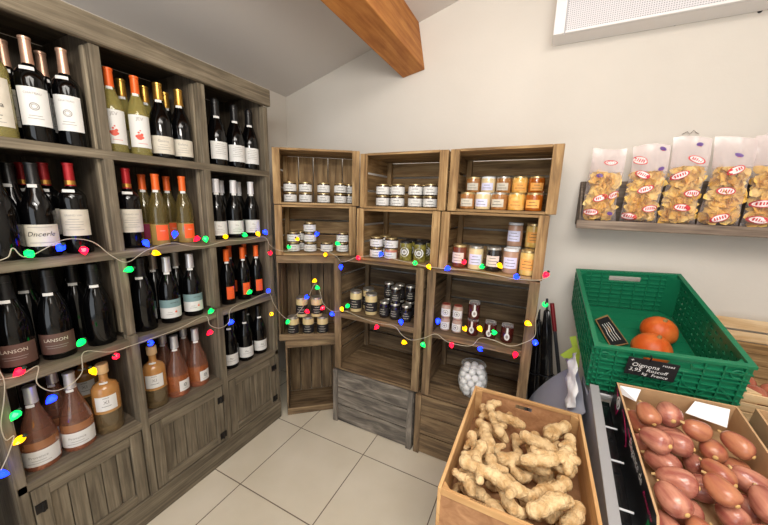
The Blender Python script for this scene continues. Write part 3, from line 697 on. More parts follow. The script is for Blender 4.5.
jars('third corner crate upper tier', .5385 + .1306, [(302, 305, .072, ['rillettes']), (316.8, 305, .072, ['rillettes'])], p33(.54), n33, face=.5)
jars('middle stack top crate', 1.3865, [(382.6, 203, .09, ['squat'] * 2), (397.4, 204, .09, ['squat'] * 2), (414.9, 205, .09, ['squat'] * 2), (430, 205, .09, ['squat'] * 2), (392, 203, .18, ['squat'] * 2), (424, 203, .18, ['squat'] * 2)], yrow=YU, face=.25)
jars('middle stack second crate', 1.0905, [(376.3, 255, .07, ['squat', 'squat']), (391, 257, .07, ['pinksquat', 'squat']), (405.7, 258, .07, ['green']), (419.5, 259, .07, ['green']), (385, 250, .16, ['squat', 'squat']), (411, 252, .16, ['green']), (426, 253, .16, ['green'])], yrow=YU, face=.25)
jars('middle stack inner shelf', .744, [(355.8, 313, .08, ['rillettes']), (371, 315, .08, ['rillettes']), (368.4, 300, .17, ['rillettes'])], yrow=YT, face=.2)
jars('middle stack inner shelf', .744, [(384.2, 317, .075, ['smalldark']), (394.8, 319, .075, ['smalldark', 'smalldark']), (406.0, 321, .075, ['smalldark']), (388.5, 305, .15, ['smalldark', 'smalldark']), (399.5, 306, .15, ['smalldark', 'smalldark']), (410, 308, .15, ['smalldark', 'smalldark'])], yrow=YT, face=.2, jr=.0295)
jars('right stack top crate', 1.3865, [(467, 209, .07, ['brown']), (482.4, 209.5, .07, ['cream']), (498, 210, .07, ['tan']), (515.3, 211, .07, ['orange']), (532.6, 212, .07, ['amber']), (471.9, 205, .19, ['brown', 'brown']), (486.5, 205, .19, ['cream', 'cream']), (501.5, 206, .19, ['tan', 'tan']), (517.4, 206, .19, ['orange', 'orange']), (534, 207, .19, ['amber', 'amber'])], yrow=YU, face=.0)
jars('right stack second crate', 1.0905, [(458.6, 266, .055, ['tredbrown']), (474.6, 269, .055, ['tcream']), (492, 271, .055, ['tjam']), (509, 273, .055, ['tpate']), (526.5, 275, .055, ['tyellow']), (512.3, 260, .16, ['tpate', 'tpate']), (530.7, 262, .16, ['tyellow', 'tyellow'])], yrow=YU, face=.0)
jars('right stack inner shelf', .744, [(444.2, 337, .07, ['mini', 'mini']), (455.9, 339, .07, ['mini', 'mini'])], yrow=YT, face=.1, jr=.0265)
jars('right stack inner shelf', .744, [(471.5, 341, .08, ['swing', 'swing']), (489, 343, .08, ['swing']), (505.6, 346, .08, ['swing'])], yrow=YT, face=.1, jr=.031)

# glass jar of white balls
JX, JY, JZ, JR = at(472.5, 380, 'y', -.31).x, -.31, .3815, .078
b = MB(); prof = [(0, .002), (.04, .0), (.052, .004), (.068, .028), (JR, .07), (JR, .1), (.07, .138), (.058, .158), (.056, .166), (.062, .175)]
b.lathe(prof, 'clear_glass', 32); o = b.build('glass_jar', smooth=60); o.location = (JX, JY, JZ); tag(o, 'open round glass jar filled with white balls at the bottom of the right stack', 'jar')
b = MB(); b.lathe([(.0625, .1745), (.0645, .177), (.0625, .1795), (.0605, .177), (.0625, .1745)], 'clear_glass', 32); b.build('rim', o, smooth=60)
bm_ = MB(); rb = .0195; bm_.lathe([(rb * math.sin(PI * i / 10), -rb * math.cos(PI * i / 10)) for i in range(11)], 'ball_white', 16)
ballp = Proto(bm_.build('white_ball', smooth=180)); balls = []; rnd = random.Random(3)
def jr_at(z):
    for (r0, z0), (r1, z1) in zip(prof, prof[1:]):
        if z0 <= z <= z1 and z1 > z0: return r0 + (r1 - r0) * (z - z0) / (z1 - z0)
    return .05
for layer in range(5):
    z = .024 + layer * .0315; ring = jr_at(z) - rb - .003; n = int(2 * PI * ring / (2 * rb + .001)); off = layer * .4
    pts = [(ring * math.cos(off + 2 * PI * i / n), ring * math.sin(off + 2 * PI * i / n)) for i in range(n)]
    if ring > 2 * rb + .001: pts.append((0, 0))
    for x, y in pts: balls.append((layer, x, y, z))
lay = ['bottom', 'second', 'third', 'fourth', 'top']
for layer in range(5):
    e = sorted([q for q in balls if q[0] == layer], key=lambda q: (q[2] > 0, q[1]))
    for i, q in enumerate(e):
        fr = [w for w in e if w[2] <= 0.0001]; bk = [w for w in e if w[2] > .0001]
        rk = (ORD[fr.index(q) + 1] + ' from left, front half') if q in fr else (ORD[bk.index(q) + 1] + ' from left, rear half')
        tag(ballp.place((JX + q[1], JY + q[2], JZ + q[3])), f"white ball, {rk} of the {lay[layer]} layer in the glass jar", 'ball', 'white balls in the glass jar')

# ------------------------------------------------------------------ strings of coloured bulbs
def bulb(col, p, parent, n):
    b = MB(); M = Matrix.Translation(p) @ Euler((random.uniform(-1.2, 1.2), random.uniform(-1.2, 1.2), random.uniform(0, 6))).to_matrix().to_4x4()
    b.lathe([(0, -.019), (.0085, -.009), (.0128, .002), (.009, .011), (0, .013)], 'bulb_' + col, 6, M)
    o = b.build('bulb', parent, label=col + ' bulb')
    b = MB(); b.lathe([(.005, .0105), (.0052, .020), (0, .021)], 'socket_dark', 8, M); b.build('bulb_socket', o, smooth=40)
def string(label, pts, wire, front):
    root = empty('string_lights', front); tag(root, label, 'string lights', 'strings of coloured bulbs')
    iv = Matrix.Translation(-Vector(front))
    W_ = [Vector(p) for p in wire]; sm = []
    for i in range(len(W_) - 1):
        p0, p1, p2, p3 = W_[max(i - 1, 0)], W_[i], W_[i + 1], W_[min(i + 2, len(W_) - 1)]
        for k in range(6):
            t = k / 6; sm.append(.5 * ((2 * p1) + (p2 - p0) * t + (2 * p0 - 5 * p1 + 4 * p2 - p3) * t * t + (3 * p1 - p0 - 3 * p2 + p3) * t ** 3))
    sm.append(W_[-1]); b = MB(); b.tube(sm, .0015, 'wire_white', 6); o = b.build('wire', root, smooth=60); o.matrix_parent_inverse = iv
    for col, p in pts:
        bulb(col, p, root, 0)
    for c in bpy.data.objects:
        if c.parent == root: c.matrix_parent_inverse = iv
CN = {'r': 'red', 'g': 'green', 'b': 'blue', 'y': 'yellow'}
def cs(px, py, d=.03):   # on the front of the wine shelving
    return at(px, py, 'x', .03 if d is None else d)
def cf(px, py, d=0):     # on the crate fronts: corner stack to the left of column 335, the others in front of their posts
    if px < 326: return at_plane(px, py, O33 - E2 * (.034 + d), n33)
    return at(px, py, 'y', (YU if py < 262 and px < 440 or py < 272 and px > 440 else YT) - .034 - d)
def S(d, fn): return [(CN[c], fn(x, y)) for c, x, y in d]
up1 = S([('g', 29.5, 254), ('b', 60.5, 247.6), ('r', 84, 250.5), ('b', 146, 243), ('y', 155.7, 253), ('g', 129, 269.5), ('b', 174.8, 234), ('r', 197, 238.6), ('g', 205.6, 239), ('y', 225.6, 236.7), ('g', 244.7, 234.8), ('y', 258, 233.8), ('b', 265, 232), ('r', 270.2, 253)], cs)
up2 = S([('g', 289, 247), ('y', 297.4, 239), ('b', 316.9, 233.8), ('y', 325.3, 254.8), ('g', 337.5, 243.5), ('b', 341, 267), ('r', 358.3, 257.8), ('b', 380.8, 254), ('g', 415, 263), ('y', 428.8, 266.6), ('b', 447.7, 268.3), ('r', 464, 262), ('g', 481.9, 266.5), ('y', 499.8, 265.5), ('b', 516.4, 276.6), ('r', 546, 274.7)], cf)
w1 = [cs(-6, 262), cs(8, 257), cs(13, 248), cs(27, 257), cs(60, 241), cs(78, 239), cs(95, 243), cs(112, 256), cs(128, 262), cs(147, 250), cs(172, 243), cs(190, 246), cs(206, 246), cs(226, 241), cs(246, 240), cs(264, 237), cs(270, 245)] + [cf(278, 250), cf(290, 251), cf(308, 247), cf(326, 251), cf(336, 256), cf(343, 262), cf(358, 257), cf(380, 256), cf(398, 260), cf(416, 264), cf(430, 267), cf(448, 269), cf(470, 270), cf(495, 275), cf(516, 279), cf(540, 280), cf(546, 275)]
string('upper string of coloured bulbs along the second wine shelf and across the crates', up1 + up2, w1, (.03, -1.2, 1.19))
lo1 = S([('r', 19, 372), ('g', 81, 342.5), ('y', 93, 371), ('r', 116, 356.3), ('b', 150.7, 343), ('g', 211, 311), ('r', 210, 332.4), ('b', 231.2, 322), ('g', 249.5, 292), ('b', 268.5, 290.8), ('y', 271.5, 314)], cs)
lo2 = S([('g', 287.8, 321.8), ('b', 306.7, 297), ('r', 307, 311.3), ('y', 314.7, 280.7), ('g', 317.3, 287.6), ('r', 322.6, 308), ('b', 332, 314), ('y', 341.8, 309), ('g', 347.5, 306), ('r', 376.7, 327), ('b', 401, 321.7), ('y', 404, 342.3), ('g', 423, 344.6), ('b', 438, 321), ('r', 451.6, 345), ('y', 464.8, 328.5), ('b', 480.3, 349), ('y', 479.7, 328.5), ('g', 494, 332.4), ('r', 515.3, 354.6), ('y', 527.8, 323.4), ('b', 535.3, 342.8), ('g', 545, 304.6)], cf)
w2 = [cs(-4, 380), cs(19, 376), cs(38, 366), cs(37, 383), cs(52, 391), cs(70, 385), cs(82, 372), cs(84, 352), cs(110, 352), cs(130, 346), cs(150, 339), cs(180, 328), cs(205, 316), cs(210, 325), cs(220, 328), cs(229, 322), cs(231, 309), cs(250, 300), cs(268, 293), cs(273, 302)] + [cf(279, 312), cf(288, 319), cf(298, 313), cf(307, 300), cf(315, 284), cf(320, 292), cf(323, 303), cf(332, 311), cf(345, 311), cf(362, 318), cf(378, 323), cf(394, 326), cf(402, 335), cf(411, 340), cf(424, 338), cf(436, 334), cf(448, 342), cf(470, 346), cf(480, 338), cf(493, 340), cf(510, 346), cf(526, 342), cf(535, 335), cf(536, 318), cf(541, 305)]
string('lower string of coloured bulbs along the third wine shelf and the lower crates', lo1 + lo2, w2, (.03, -1.2, .83))
lo3 = S([('g', 15.5, 415), ('y', 19.4, 440), ('b', 51.4, 399), ('b', 2, 474)], lambda x, y: at(x, y, 'x', .036))
string('short string of bulbs hanging at the lower left end of the wine shelving', lo3, [at(-4, 366, 'x', .036), at(4, 380, 'x', .036), at(4, 400, 'x', .036), at(1, 425, 'x', .036), at(6, 440, 'x', .036), at(14, 436, 'x', .036), at(8, 455, 'x', .036), at(1, 470, 'x', .036)], (.036, -1.69, .7))

# dark bin beyond the left end of the shelving
b = MB(); b.lathe([(0, .004), (.1, .004), (.115, .0), (.135, .5), (.142, .505), (.142, .53), (.132, .53), (.11, .02), (0, .02)], 'bag_black', 32); o = b.build('waste_bin', smooth=40); o.location = (-.1, -1.862, 0); tag(o, 'black round bin standing past the left end of the wine shelving', 'bin')
b = MB(); b.lathe([(.144, .5), (.146, .506), (.146, .528), (.144, .533)], 'black_plastic', 32); b.build('bin_rim', o, smooth=40)

# ------------------------------------------------------------------ wall shelf with bags of crisps, white unit above
SZ = 1.345
sh = empty('wall_shelf', (2.35, 0, SZ)); tag(sh, 'rough grey wooden trough shelf on the back wall under the crisp bags', 'shelf')
iv = Matrix.Translation((-2.35, 0, -SZ))
def spart(b, n):
    o = b.build(n, sh, bevel=.003); o.matrix_parent_inverse = iv
b = MB(); b.box(1.578, 3.2, -.158, -.021, SZ - .022, SZ - .001, 'tray_wood'); spart(b, 'shelf_board')
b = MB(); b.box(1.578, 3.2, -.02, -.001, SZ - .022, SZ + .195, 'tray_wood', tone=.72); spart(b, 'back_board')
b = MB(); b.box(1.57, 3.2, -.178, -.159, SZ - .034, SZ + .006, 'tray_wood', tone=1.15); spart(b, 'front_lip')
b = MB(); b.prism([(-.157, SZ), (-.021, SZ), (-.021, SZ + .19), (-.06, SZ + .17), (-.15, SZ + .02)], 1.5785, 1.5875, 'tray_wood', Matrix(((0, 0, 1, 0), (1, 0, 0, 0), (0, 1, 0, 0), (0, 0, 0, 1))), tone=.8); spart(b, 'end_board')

def crisp_bag(w, h, seed, fill=.62):
    rn = random.Random(seed); root = empty('crisp_bag'); nu, nv = 14, 18
    ph = [rn.uniform(0, 6) for _ in range(6)]
    def half(u, v):   # half thickness of the filled pillow
        e = (1 - abs(2 * u - 1) ** 3.0) ** .6
        t = .046 * min(1, (v / .06) ** .5 if v < .06 else 1) * (1 if v < fill else max(.03, 1 - (v - fill) / (.96 - fill)) ** 1.1)
        return max(.0012, t * e)
    def pt(u, v, s):
        ww = w * (1 - .05 * math.sin(v * PI)) * (1 + .02 * math.sin(9 * v + ph[0])); x = (u - .5) * ww + .006 * math.sin(5 * v + ph[1])
        wr = .0035 * math.sin(17 * u + 11 * v + ph[2]) * math.sin(13 * v + ph[3]) * (1 if v > .05 else 0)
        zt = v * h * (1 + .025 * math.sin(3 * u + ph[4]) * (v > .8) * v)
        return Vector((x, .012 * max(0, v - fill) / (1 - fill) * math.sin(u * 5 + ph[5]) - s * half(u, v) - wr * min(1, half(u, v) / .006), zt))
    vs = []; fl = []; ft = []
    for s in (1, -1):
        o = len(vs)
        for j in range(nv + 1):
            for i in range(nu + 1): vs.append(pt(i / nu, j / nv, s))
        for j in range(nv):
            for i in range(nu):
                q = [o + j * (nu + 1) + i, o + j * (nu + 1) + i + 1, o + (j + 1) * (nu + 1) + i + 1, o + (j + 1) * (nu + 1) + i]
                (ft if (j + .5) / nv > fill + .02 else fl).append(q if s > 0 else q[::-1])
    N = (nu + 1) * (nv + 1)
    for i in range(nu): fl.append([i + 1, i, N + i, N + i + 1])
    b = MB(); b.add(vs, fl, 'bag_film'); k = b.slot('bag_film_top')
    for q in ft: b.f.append(q); b.mi.append(k); b.tone.append(1); b.uv.append([(0, 0)] * 4)
    b.build('bag_film', root, smooth=80)
    b = MB()
    for n in range(200):
        u = rn.uniform(.13, .87); v = rn.uniform(.03, fill); hh_ = max(.0, half(u, v) - .020); s = rn.uniform(-1, 1) * hh_ if n % 2 else hh_ * rn.uniform(.85, 1)
        c = pt(u, v, 0); M = Matrix.Translation((c.x * .93, -s, c.z + .008)) @ Euler((rn.uniform(.6, 2.4), rn.uniform(-.8, .8), rn.uniform(0, 6))).to_matrix().to_4x4()
        r = rn.uniform(.02, .031); V_ = []; Fc = []; m_ = 8
        for rr in (0, .6, 1):
            for i in range(m_ if rr else 1): a = 2 * PI * i / m_; V_.append(M @ Vector((r * rr * math.cos(a), r * .75 * rr * math.sin(a), .35 * r * rr * rr * math.cos(2 * a) + .2 * r * rr)))
        for i in range(m_): j = (i + 1) % m_; Fc.append((0, 1 + i, 1 + j)); Fc.append((1 + i, 1 + m_ + i, 1 + m_ + j, 1 + j))
        b.add(V_, Fc, 'chip')
    o = b.build('crisps', root, smooth=60); o['kind'] = 'stuff'
    spots = []
    for n in range(60):
        u, v = rn.uniform(.16, .84), rn.uniform(.06, .95)
        if all(abs(u - a) * w > .058 or abs(v - c) * h > .06 for a, c in spots): spots.append((u, v))
    for n, (u, v) in enumerate(spots):
        b = MB(); purple = n % 3 == 2; tilt = rn.uniform(-.5, .5)
        ax, az = (.0135, .0085) if purple else (.031, .0155)
        for kk, (sc, m_, off) in enumerate(((1, 'logo_purple' if purple else 'logo_red', .0012), (.82, 'logo_purple' if purple else 'logo_white', .0018))):
            nn = 18; V_ = []
            for i in range(nn):
                a = 2 * PI * i / nn; dx, dz = ax * sc * math.cos(a), az * sc * math.sin(a); dx, dz = dx * math.cos(tilt) - dz * math.sin(tilt), dx * math.sin(tilt) + dz * math.cos(tilt)
                V_.append(pt(min(.98, max(.02, u + dx / w)), min(.985, max(.03, v + dz / h)), 1) + Vector((0, -off, 0)))
            ctr = pt(u, v, 1) + Vector((0, -off, 0)); b.add(V_ + [ctr], [(i, (i + 1) % nn, nn) for i in range(nn)], m_)
        if not purple:
            for i in range(5):
                x0 = (-.6 + i * .26) * ax; P_ = []
                for dx, dz in ((x0, -.35 * az), (x0 + .004, -.35 * az), (x0 + .0048, .4 * az), (x0 + .001, .4 * az)):
                    dx, dz = dx * math.cos(tilt) - dz * math.sin(tilt), dx * math.sin(tilt) + dz * math.cos(tilt); P_.append(pt(min(.98, max(.02, u + dx / w)), min(.985, max(.03, v + dz / h)), 1) + Vector((0, -.0026, 0)))
                b.add(P_, [(0, 1, 2, 3)], 'logo_red')
        else:
            V_ = [pt(u + ax * .9 * (q - .5) / w, min(.98, v - .009 / h + (.0016 if z_ else 0) / h), 1) + Vector((0, -.0016, 0)) for q, z_ in ((0, 0), (1, 0), (1, 1), (0, 1))]; b.add(V_, [(0, 1, 2, 3)], 'logo_red')
        b.build('printed_logo', root)
    return root
for i, (x, w, h, rz, rest) in enumerate(((at(605, 185, 'y', -.115).x, .144, .345, .10, 'the left end of the wall shelf'), (at(647, 185, 'y', -.115).x, .138, .345, -.03, 'beside the leftmost bag'), (at(687, 185, 'y', -.115).x, .130, .372, .01, 'in the middle of the row'), (at(731, 185, 'y', -.115).x, .129, .365, -.01, 'fourth from the left'), (at(777, 185, 'y', -.115).x, .134, .37, -.02, 'at the right edge of the photo'))):
    g = crisp_bag(w, h, 11 + i); g.location = (x, -.087, SZ + .001); g.rotation_euler = (-.04, 0, rz)
    lb = ['clear bag of golden crisps with red logos, standing at the left end of shelf', 'clear crisp bag with red logos, second from left on the wall shelf', 'taller crisp bag in the middle of the row, third from left on shelf', 'clear crisp bag with red logos, fourth from left on the wall shelf', 'clear crisp bag cut off by the right edge, fifth on the wall shelf'][i]
    tag(g, lb, 'bag of crisps', 'crisp bags on the wall shelf')

u = empty('wall_heater', (2.2, -.06, 2.203)); tag(u, 'white wall-mounted unit with perforated grey front panel below the ceiling', 'wall unit')
iv = Matrix.Translation((-2.2, .06, -2.203))
def upart(b, n, bev=.003):
    o = b.build(n, u, bevel=bev); o.matrix_parent_inverse = iv
b = MB(); b.box(1.372, 3.0, -.105, -.001, 2.203, 2.54, 'unit_white', tone=1); upart(b, 'casing')
b = MB(); b.box(1.372, 1.418, -.12, -.1055, 2.203, 2.54, 'unit_white', tone=1); upart(b, 'end_trim')
b = MB(); b.box(1.421, 3.0, -.12, -.1055, 2.203, 2.215, 'unit_white', tone=1); upart(b, 'bottom_trim')
b = MB(); b.box(1.421, 3.0, -.117, -.1055, 2.2155, 2.54, 'unit_grille', tone=1); upart(b, 'grille_panel')
h = at(691, 133, 'y', -.004); b = MB(); b.tube([(-.03, 0, -.004), (-.015, -.006, .006), (-.004, -.002, -.006), (.006, -.008, .01), (.016, -.004, .0), (.026, -.006, -.006)], .0016, 'hook_metal'); o = b.build('wall_hook', smooth=60); o.location = (h.x, -.004, h.z); tag(o, 'small bent wire hook left in the wall above the crisp bags', 'hook')
for i, (px, py, lb) in enumerate(((675, 24, 'dark screw plug in the back wall, left one under the white unit'), (760, 11, 'dark screw plug in the back wall, right one under the white unit'))):
    h = at(px, py, 'y', -.001); b = MB(); b.lathe([(.0, .0), (.0075, .0), (.007, .004), (.004, .005), (0, .004)], 'iron', 14, Matrix.Rotation(PI / 2, 4, 'X')); o = b.build('screw_plug', smooth=40); o.location = (h.x, -.0005, h.z); tag(o, lb, 'screw', 'screw plugs in the wall')

# ------------------------------------------------------------------ produce stand
stand = empty('produce_stand', (2.2, -.65, 0)); tag(stand, 'grey metal sloping produce stand carrying the green crate and the shallot carton', 'display stand')
iv = Matrix.Translation((-2.2, .65, 0))
def tpart(b, n, bev=.002, **k):
    o = b.build(n, stand, bevel=bev, **k); o.matrix_parent_inverse = iv
YZ = Matrix(((0, 0, 1, 0), (1, 0, 0, 0), (0, 1, 0, 0), (0, 0, 0, 1)))
for x in (1.638, 2.78):
    b = MB(); b.prism([(-1.30, .0), (-.50, .0), (-.50, .72), (-.655, .72), (-.68, .765), (-1.30, .600)], x, x + .006, 'lavender_metal', YZ); tpart(b, 'side_panel')
    b = MB(); b.prism([(-1.302, .603), (-.68, .768), (-.676, .782), (-1.302, .617)], x - .002, x + .026, 'grey_metal', YZ); tpart(b, 'top_edge')
for y0, z0, y1, z1, n, x0_, x1_ in ((-1.28, .51, -.66, .650, 'carton_deck', 1.665, 2.028), (-.622, .722, -.012, .899, 'crate_deck', 1.665, 2.034), (-1.28, .581, -.69, .722, 'side_deck', 2.0345, 2.778), (-.615, .69, -.012, .826, 'rear_deck', 2.0345, 2.778)):
    b = MB(); b.prism([(y0, z0 - .018), (y1, z1 - .018), (y1, z1 - .004), (y0, z0 - .004)], x0_, x1_, 'grey_metal', YZ); tpart(b, n)
for x, z in ((1.76, .85), (2.76, .78)):
    b = MB(); b.box(x - .015, x + .015, -.06, -.03, .0, z, 'grey_metal'); tpart(b, 'leg')
b = MB(); b.prism([(-1.295, .560), (-.685, .722), (-.685, .730), (-1.295, .568)], 1.6645, 1.700, 'black_plastic', YZ); tpart(b, 'black_strip', 0)  # black sloping strip below the rods, beside the carton
for px, py in ((597, 406), (602.5, 437), (608.5, 466), (617, 511)):
    p = at(px, py, 'x', 1.666); zz = .600 + .165 * (p.y + 1.30) / .62; b = MB(); b.tube([(1.660, p.y, zz - .004), (1.700, p.y + .004, zz - .006)], .0028, 'rod_white', 8); tpart(b, 'wire_rod', 0)
GM = Matrix.Translation((1.822, -.385, 1.028)) @ Euler((.283, -.053, .03)).to_matrix().to_4x4(); GI = GM.inverted(); GN = (GM.to_3x3() @ Vector((0, 0, 1)))
def gz(px, py, z): return GI @ at_plane(px, py, GM @ Vector((0, 0, z)), GN)
gc = empty('plastic_crate'); gc.matrix_world = GM; tag(gc, 'green perforated plastic crate tilted forward, holding orange squash', 'crate')
W, D, H = .4, .6, .208
def gpart(b, n, **k): return b.build(n, gc, **k)
XZ = lambda y: Matrix(((1, 0, 0, 0), (0, 0, -1, y), (0, 1, 0, 0), (0, 0, 0, 1)))      # u->x v->z, thickness towards -y
YZ2 = lambda x, s: Matrix(((0, 0, s, x), (1, 0, 0, 0), (0, 1, 0, 0), (0, 0, 0, 1)))
def grid(lo, hi, bar, hole):
    n = max(1, round((hi - lo - bar) / (bar + hole))); hole = (hi - lo - bar) / n - bar; out = [lo]
    for i in range(n): out += [out[-1] + bar, out[-1] + bar + hole]
    return out + [hi]
for s, n in ((-1, 'left_wall'), (1, 'right_wall')):
    us, vz = grid(-.298, .298, .019, .016), grid(-H + .004, -.014, .019, .012); b = MB()
    nu_ = len(us) - 1
    b.holed(us, vz, lambda i, j: not (i % 2 and j % 2) or i < 3 or i > nu_ - 4, 0, .003, 'crate_green', YZ2(s * (W / 2 - .004), s))
    for k in range(6): z = -H + .012 + k * .031; b.box(s * (W / 2 - .001), s * (W / 2 + .0085), -.298, .298, z - .002, z + .002, 'crate_green', tone=1)
    for k in range(13): y = -.288 + k * .048; b.box(s * (W / 2 - .001), s * (W / 2 + .0085), y - .002, y + .002, -H + .004, -.012, 'crate_green', tone=1)
    gpart(b, n)
for s, n in ((-1, 'front_wall'), (1, 'back_wall')):
    yc = s * (D / 2 - .004); us = [-.196, -.062, .062, .196]; vz = [-H + .004, -.052, -.026, -.012]; b = MB()
    b.holed(us, vz, lambda i, j: not (i == 1 and j == 1), 0, .003 * 1, 'crate_green', XZ(yc) if s < 0 else Matrix(((1, 0, 0, 0), (0, 0, 1, yc), (0, 1, 0, 0), (0, 0, 0, 1))))
    for q in ([s] if s < 0 else [-1, 1]):
        ys = (yc + (.003 if s > 0 and q > 0 else (-.003 if s < 0 else 0)), ); y0 = ys[0]; y1 = y0 + q * (.009 if s < 0 else .006)
        for k in range(6):
            z = -H + .012 + k * .025
            if z > -.056: continue
            b.box(-.196, .196, y0, y1, z - .002, z + .002, 'crate_green', tone=1)
        b.box(-.196, .196, y0, y1, -.058, -.054, 'crate_green', tone=1); b.box(-.196, -.064, y0, y1, -.034, -.03, 'crate_green', tone=1); b.box(.064, .196, y0, y1, -.034, -.03, 'crate_green', tone=1)
        for k in range(9):
            x = -.184 + k * .046
            if abs(x) < .07: b.box(x - .002, x + .002, y0, y1, -H + .004, -.056, 'crate_green', tone=1)
            else: b.box(x - .002, x + .002, y0, y1, -H + .004, -.012, 'crate_green', tone=1)
            if q < 0 and s < 0 and k < 8:   # lattice diagonals
                for zz in ((-H + .012, -H + .062), (-H + .062, -H + .112)):
                    p0 = Vector((x + .002, y0 - .005, zz[k % 2])); p1 = Vector((x + .044, y0 - .005, zz[1 - k % 2])); b.tube([p0, p1], .0038, 'crate_green', 4)
    gpart(b, n)
b = MB(); us, vz = grid(-.196, .196, .012, .016), grid(-.296, .296, .012, .03)
b.holed(us, vz, lambda i, j: True, -H, -H + .003, 'crate_green', Matrix.Identity(4))
for k in range(9): b.box(-.19, .19, -.25 + k * .0625 - .002, -.25 + k * .0625 + .002, -H + .003, -H + .0045, 'crate_green', tone=1)
gpart(b, 'base')
b = MB(); b.holed([-.206, -.19, .19, .206], [-.306, -.29, .29, .306], lambda i, j: not (i == 1 and j == 1), -.011, 0, 'crate_green', Matrix.Identity(4))
for k in range(24): b.box(-.18 + k * .0155, -.174 + k * .0155, .289, .2899, -.012, .0025, 'crate_green', tone=1)
gpart(b, 'rim', bevel=.003)
for sx in (-1, 1):
    for sy in (-1, 1):
        b = MB(); b.prism([(sx * .196, sy * .296), (sx * .196, sy * .25), (sx * .155, sy * .296)][::(1 if sx * sy > 0 else -1)], -H + .006, -.012, 'crate_green'); gpart(b, 'corner_post')
        if sy < 0:
            b = MB(); b.tube([(sx * .17 + .015 * math.cos(a), -.3045, -.038 + .015 * math.sin(a)) for a in [i * PI / 9 for i in range(16)]], .0026, 'crate_green', 5); b.box(sx * .17 + .002, sx * .17 + .015, -.306, -.3035, -.041, -.036, 'crate_green', tone=1); gpart(b, 'moulded_emblem')
# price slate clipped to its front
def gf(px, py): return GI @ at_plane(px, py, GM @ Vector((0, -.31, -.07)), GM.to_3x3() @ Vector((0, 1, 0)))
q = [gf(*p) for p in ((628, 356.8), (624.8, 372.4), (671.3, 382.4), (675.5, 364.6))]
ce = sum(q, Vector()) / 4 + Vector((0, 0, .010)); ex = ((q[3] - q[0]) + (q[2] - q[1])).normalized(); ez = Vector((ex.z, 0, ex.x)) * -1 if False else Vector((-ex.z, 0, ex.x)); sw = 1.06 * ((q[3] - q[0]).length + (q[2] - q[1]).length) / 2; shh = ((q[0] - q[1]).length + (q[3] - q[2]).length) / 2
SM = GM @ Matrix(((ex.x, 0, ez.x, ce.x), (0, 1, 0, -.3215), (ex.z, 0, ez.z, ce.z), (0, 0, 0, 1)))
sl = MB(); sl.box(-sw / 2, sw / 2, -.0015, .0015, -shh / 2, shh / 2, 'slate', tone=1); sl = sl.build('price_slate', bevel=.001); sl.matrix_world = SM; tag(sl, 'black price slate with white chalk writing clipped to front of the green crate', 'price sign')
b = MB()
for t, x, z, s_ in (('+', -.42, .36, .2), ('Oignons', -.13, .13, .24), ('Roscoff', .12, -.1, .2), ('3,95', -.31, -.16, .22), ('kg', -.1, -.32, .18), ('France', .2, -.34, .18), ('roses', .3, .33, .16)):
    put_text(b, t, s_ * shh * 1.25, 'chalk', lambda X, Y: (x * sw + X, -.0018 - .0003, z * shh + Y), shear=.15)
o = b.build('chalk_writing', sl)
b = MB(); b.tube([(-.01, -.001, shh / 2 - .004), (-.01, -.003, shh / 2 + .012), (-.01, .006, shh / 2 + .014)], .0025, 'black_plastic'); b.build('clip', sl)
# squash and a loose slate lying inside
def squash(seed, r):
    rn = random.Random(seed); P_ = []; n = 14
    for i in range(n + 1): t = i / n; a = PI * t; P_.append((r * math.sin(a) ** .85 * (1 if t < .5 else 1 - .25 * (t - .5)), -r * .82 * math.cos(a) * (1.0 if t < .5 else 1.12)))
    P_[0] = (0, P_[0][1] + .006); P_[-1] = (0, P_[-1][1] - .002); b = MB(); seg = 40; vs = []
    b.lathe(P_, 'pumpkin', seg)
    b.v = [tuple(Vector(v) * (1 + .010 * math.cos(10 * math.atan2(v[1], v[0])) * min(1, math.hypot(v[0], v[1]) / (r * .5)))) for v in b.v]
    o = b.build('squash', smooth=80); b = MB(); zt = P_[-1][1]; b.tube([(0, 0, zt - .004), (.001, .001, zt + .004), (.004, .002, zt + .010)], [.010, .0065, .005], 'stem_cork', 8); b.build('stem', o, smooth=50); return o
for i, (px, py, r, lb, rot) in enumerate(((659.5, 328, .064, 'orange squash farther back in the green crate, stem turned to the right', (.35, .45, 0)), (652, 346, .066, 'orange squash in front in the green crate, half hidden by its rim', (.2, .7, 1)), (626, 349, .058, 'orange squash almost hidden behind the front left rim of the green crate', (.3, .2, 2)))):
    c = gz(px, py, -.187 + .0055 + r * .82); c.z = -H + .0065 + r * .84
    if i == 2: c.y = -.225
    o = squash(i, r); o.matrix_world = GM @ Matrix.Translation((c.x, c.y, c.z + .004)) @ Euler(tuple(v * .35 for v in rot)).to_matrix().to_4x4(); tag(o, lb, 'squash', 'orange squash in the green crate')
a0, a1, a2, a3 = [gz(x, y, -H + .02) for x, y in ((595, 319.5), (607, 316.5), (629, 342), (611, 345.5))]
b = MB(); vs = [a0, a3, a2, a1]; lift = [Vector((0, 0, h_)) for h_ in (-.004, -.012, -.012, .008)]
b.add([GM @ (v + l) for v, l in zip(vs, lift)] + [GM @ (v + l + Vector((0, 0, .004))) for v, l in zip(vs, lift)], [(3, 2, 1, 0), (4, 5, 6, 7), (0, 1, 5, 4), (1, 2, 6, 5), (2, 3, 7, 6), (3, 0, 4, 7)], 'card_edge'); cdo = b.build('price_card'); tag(cdo, 'black price card with white chalk lines lying in the bottom of green crate', 'price sign')
b = MB(); c_ = sum(vs, Vector()) / 4
def onc(s, t, up=.0048): return GM @ ((vs[0] + lift[0]) * (1 - s) * (1 - t) + (vs[1] + lift[1]) * s * (1 - t) + (vs[2] + lift[2]) * s * t + (vs[3] + lift[3]) * (1 - s) * t + Vector((0, 0, up)))
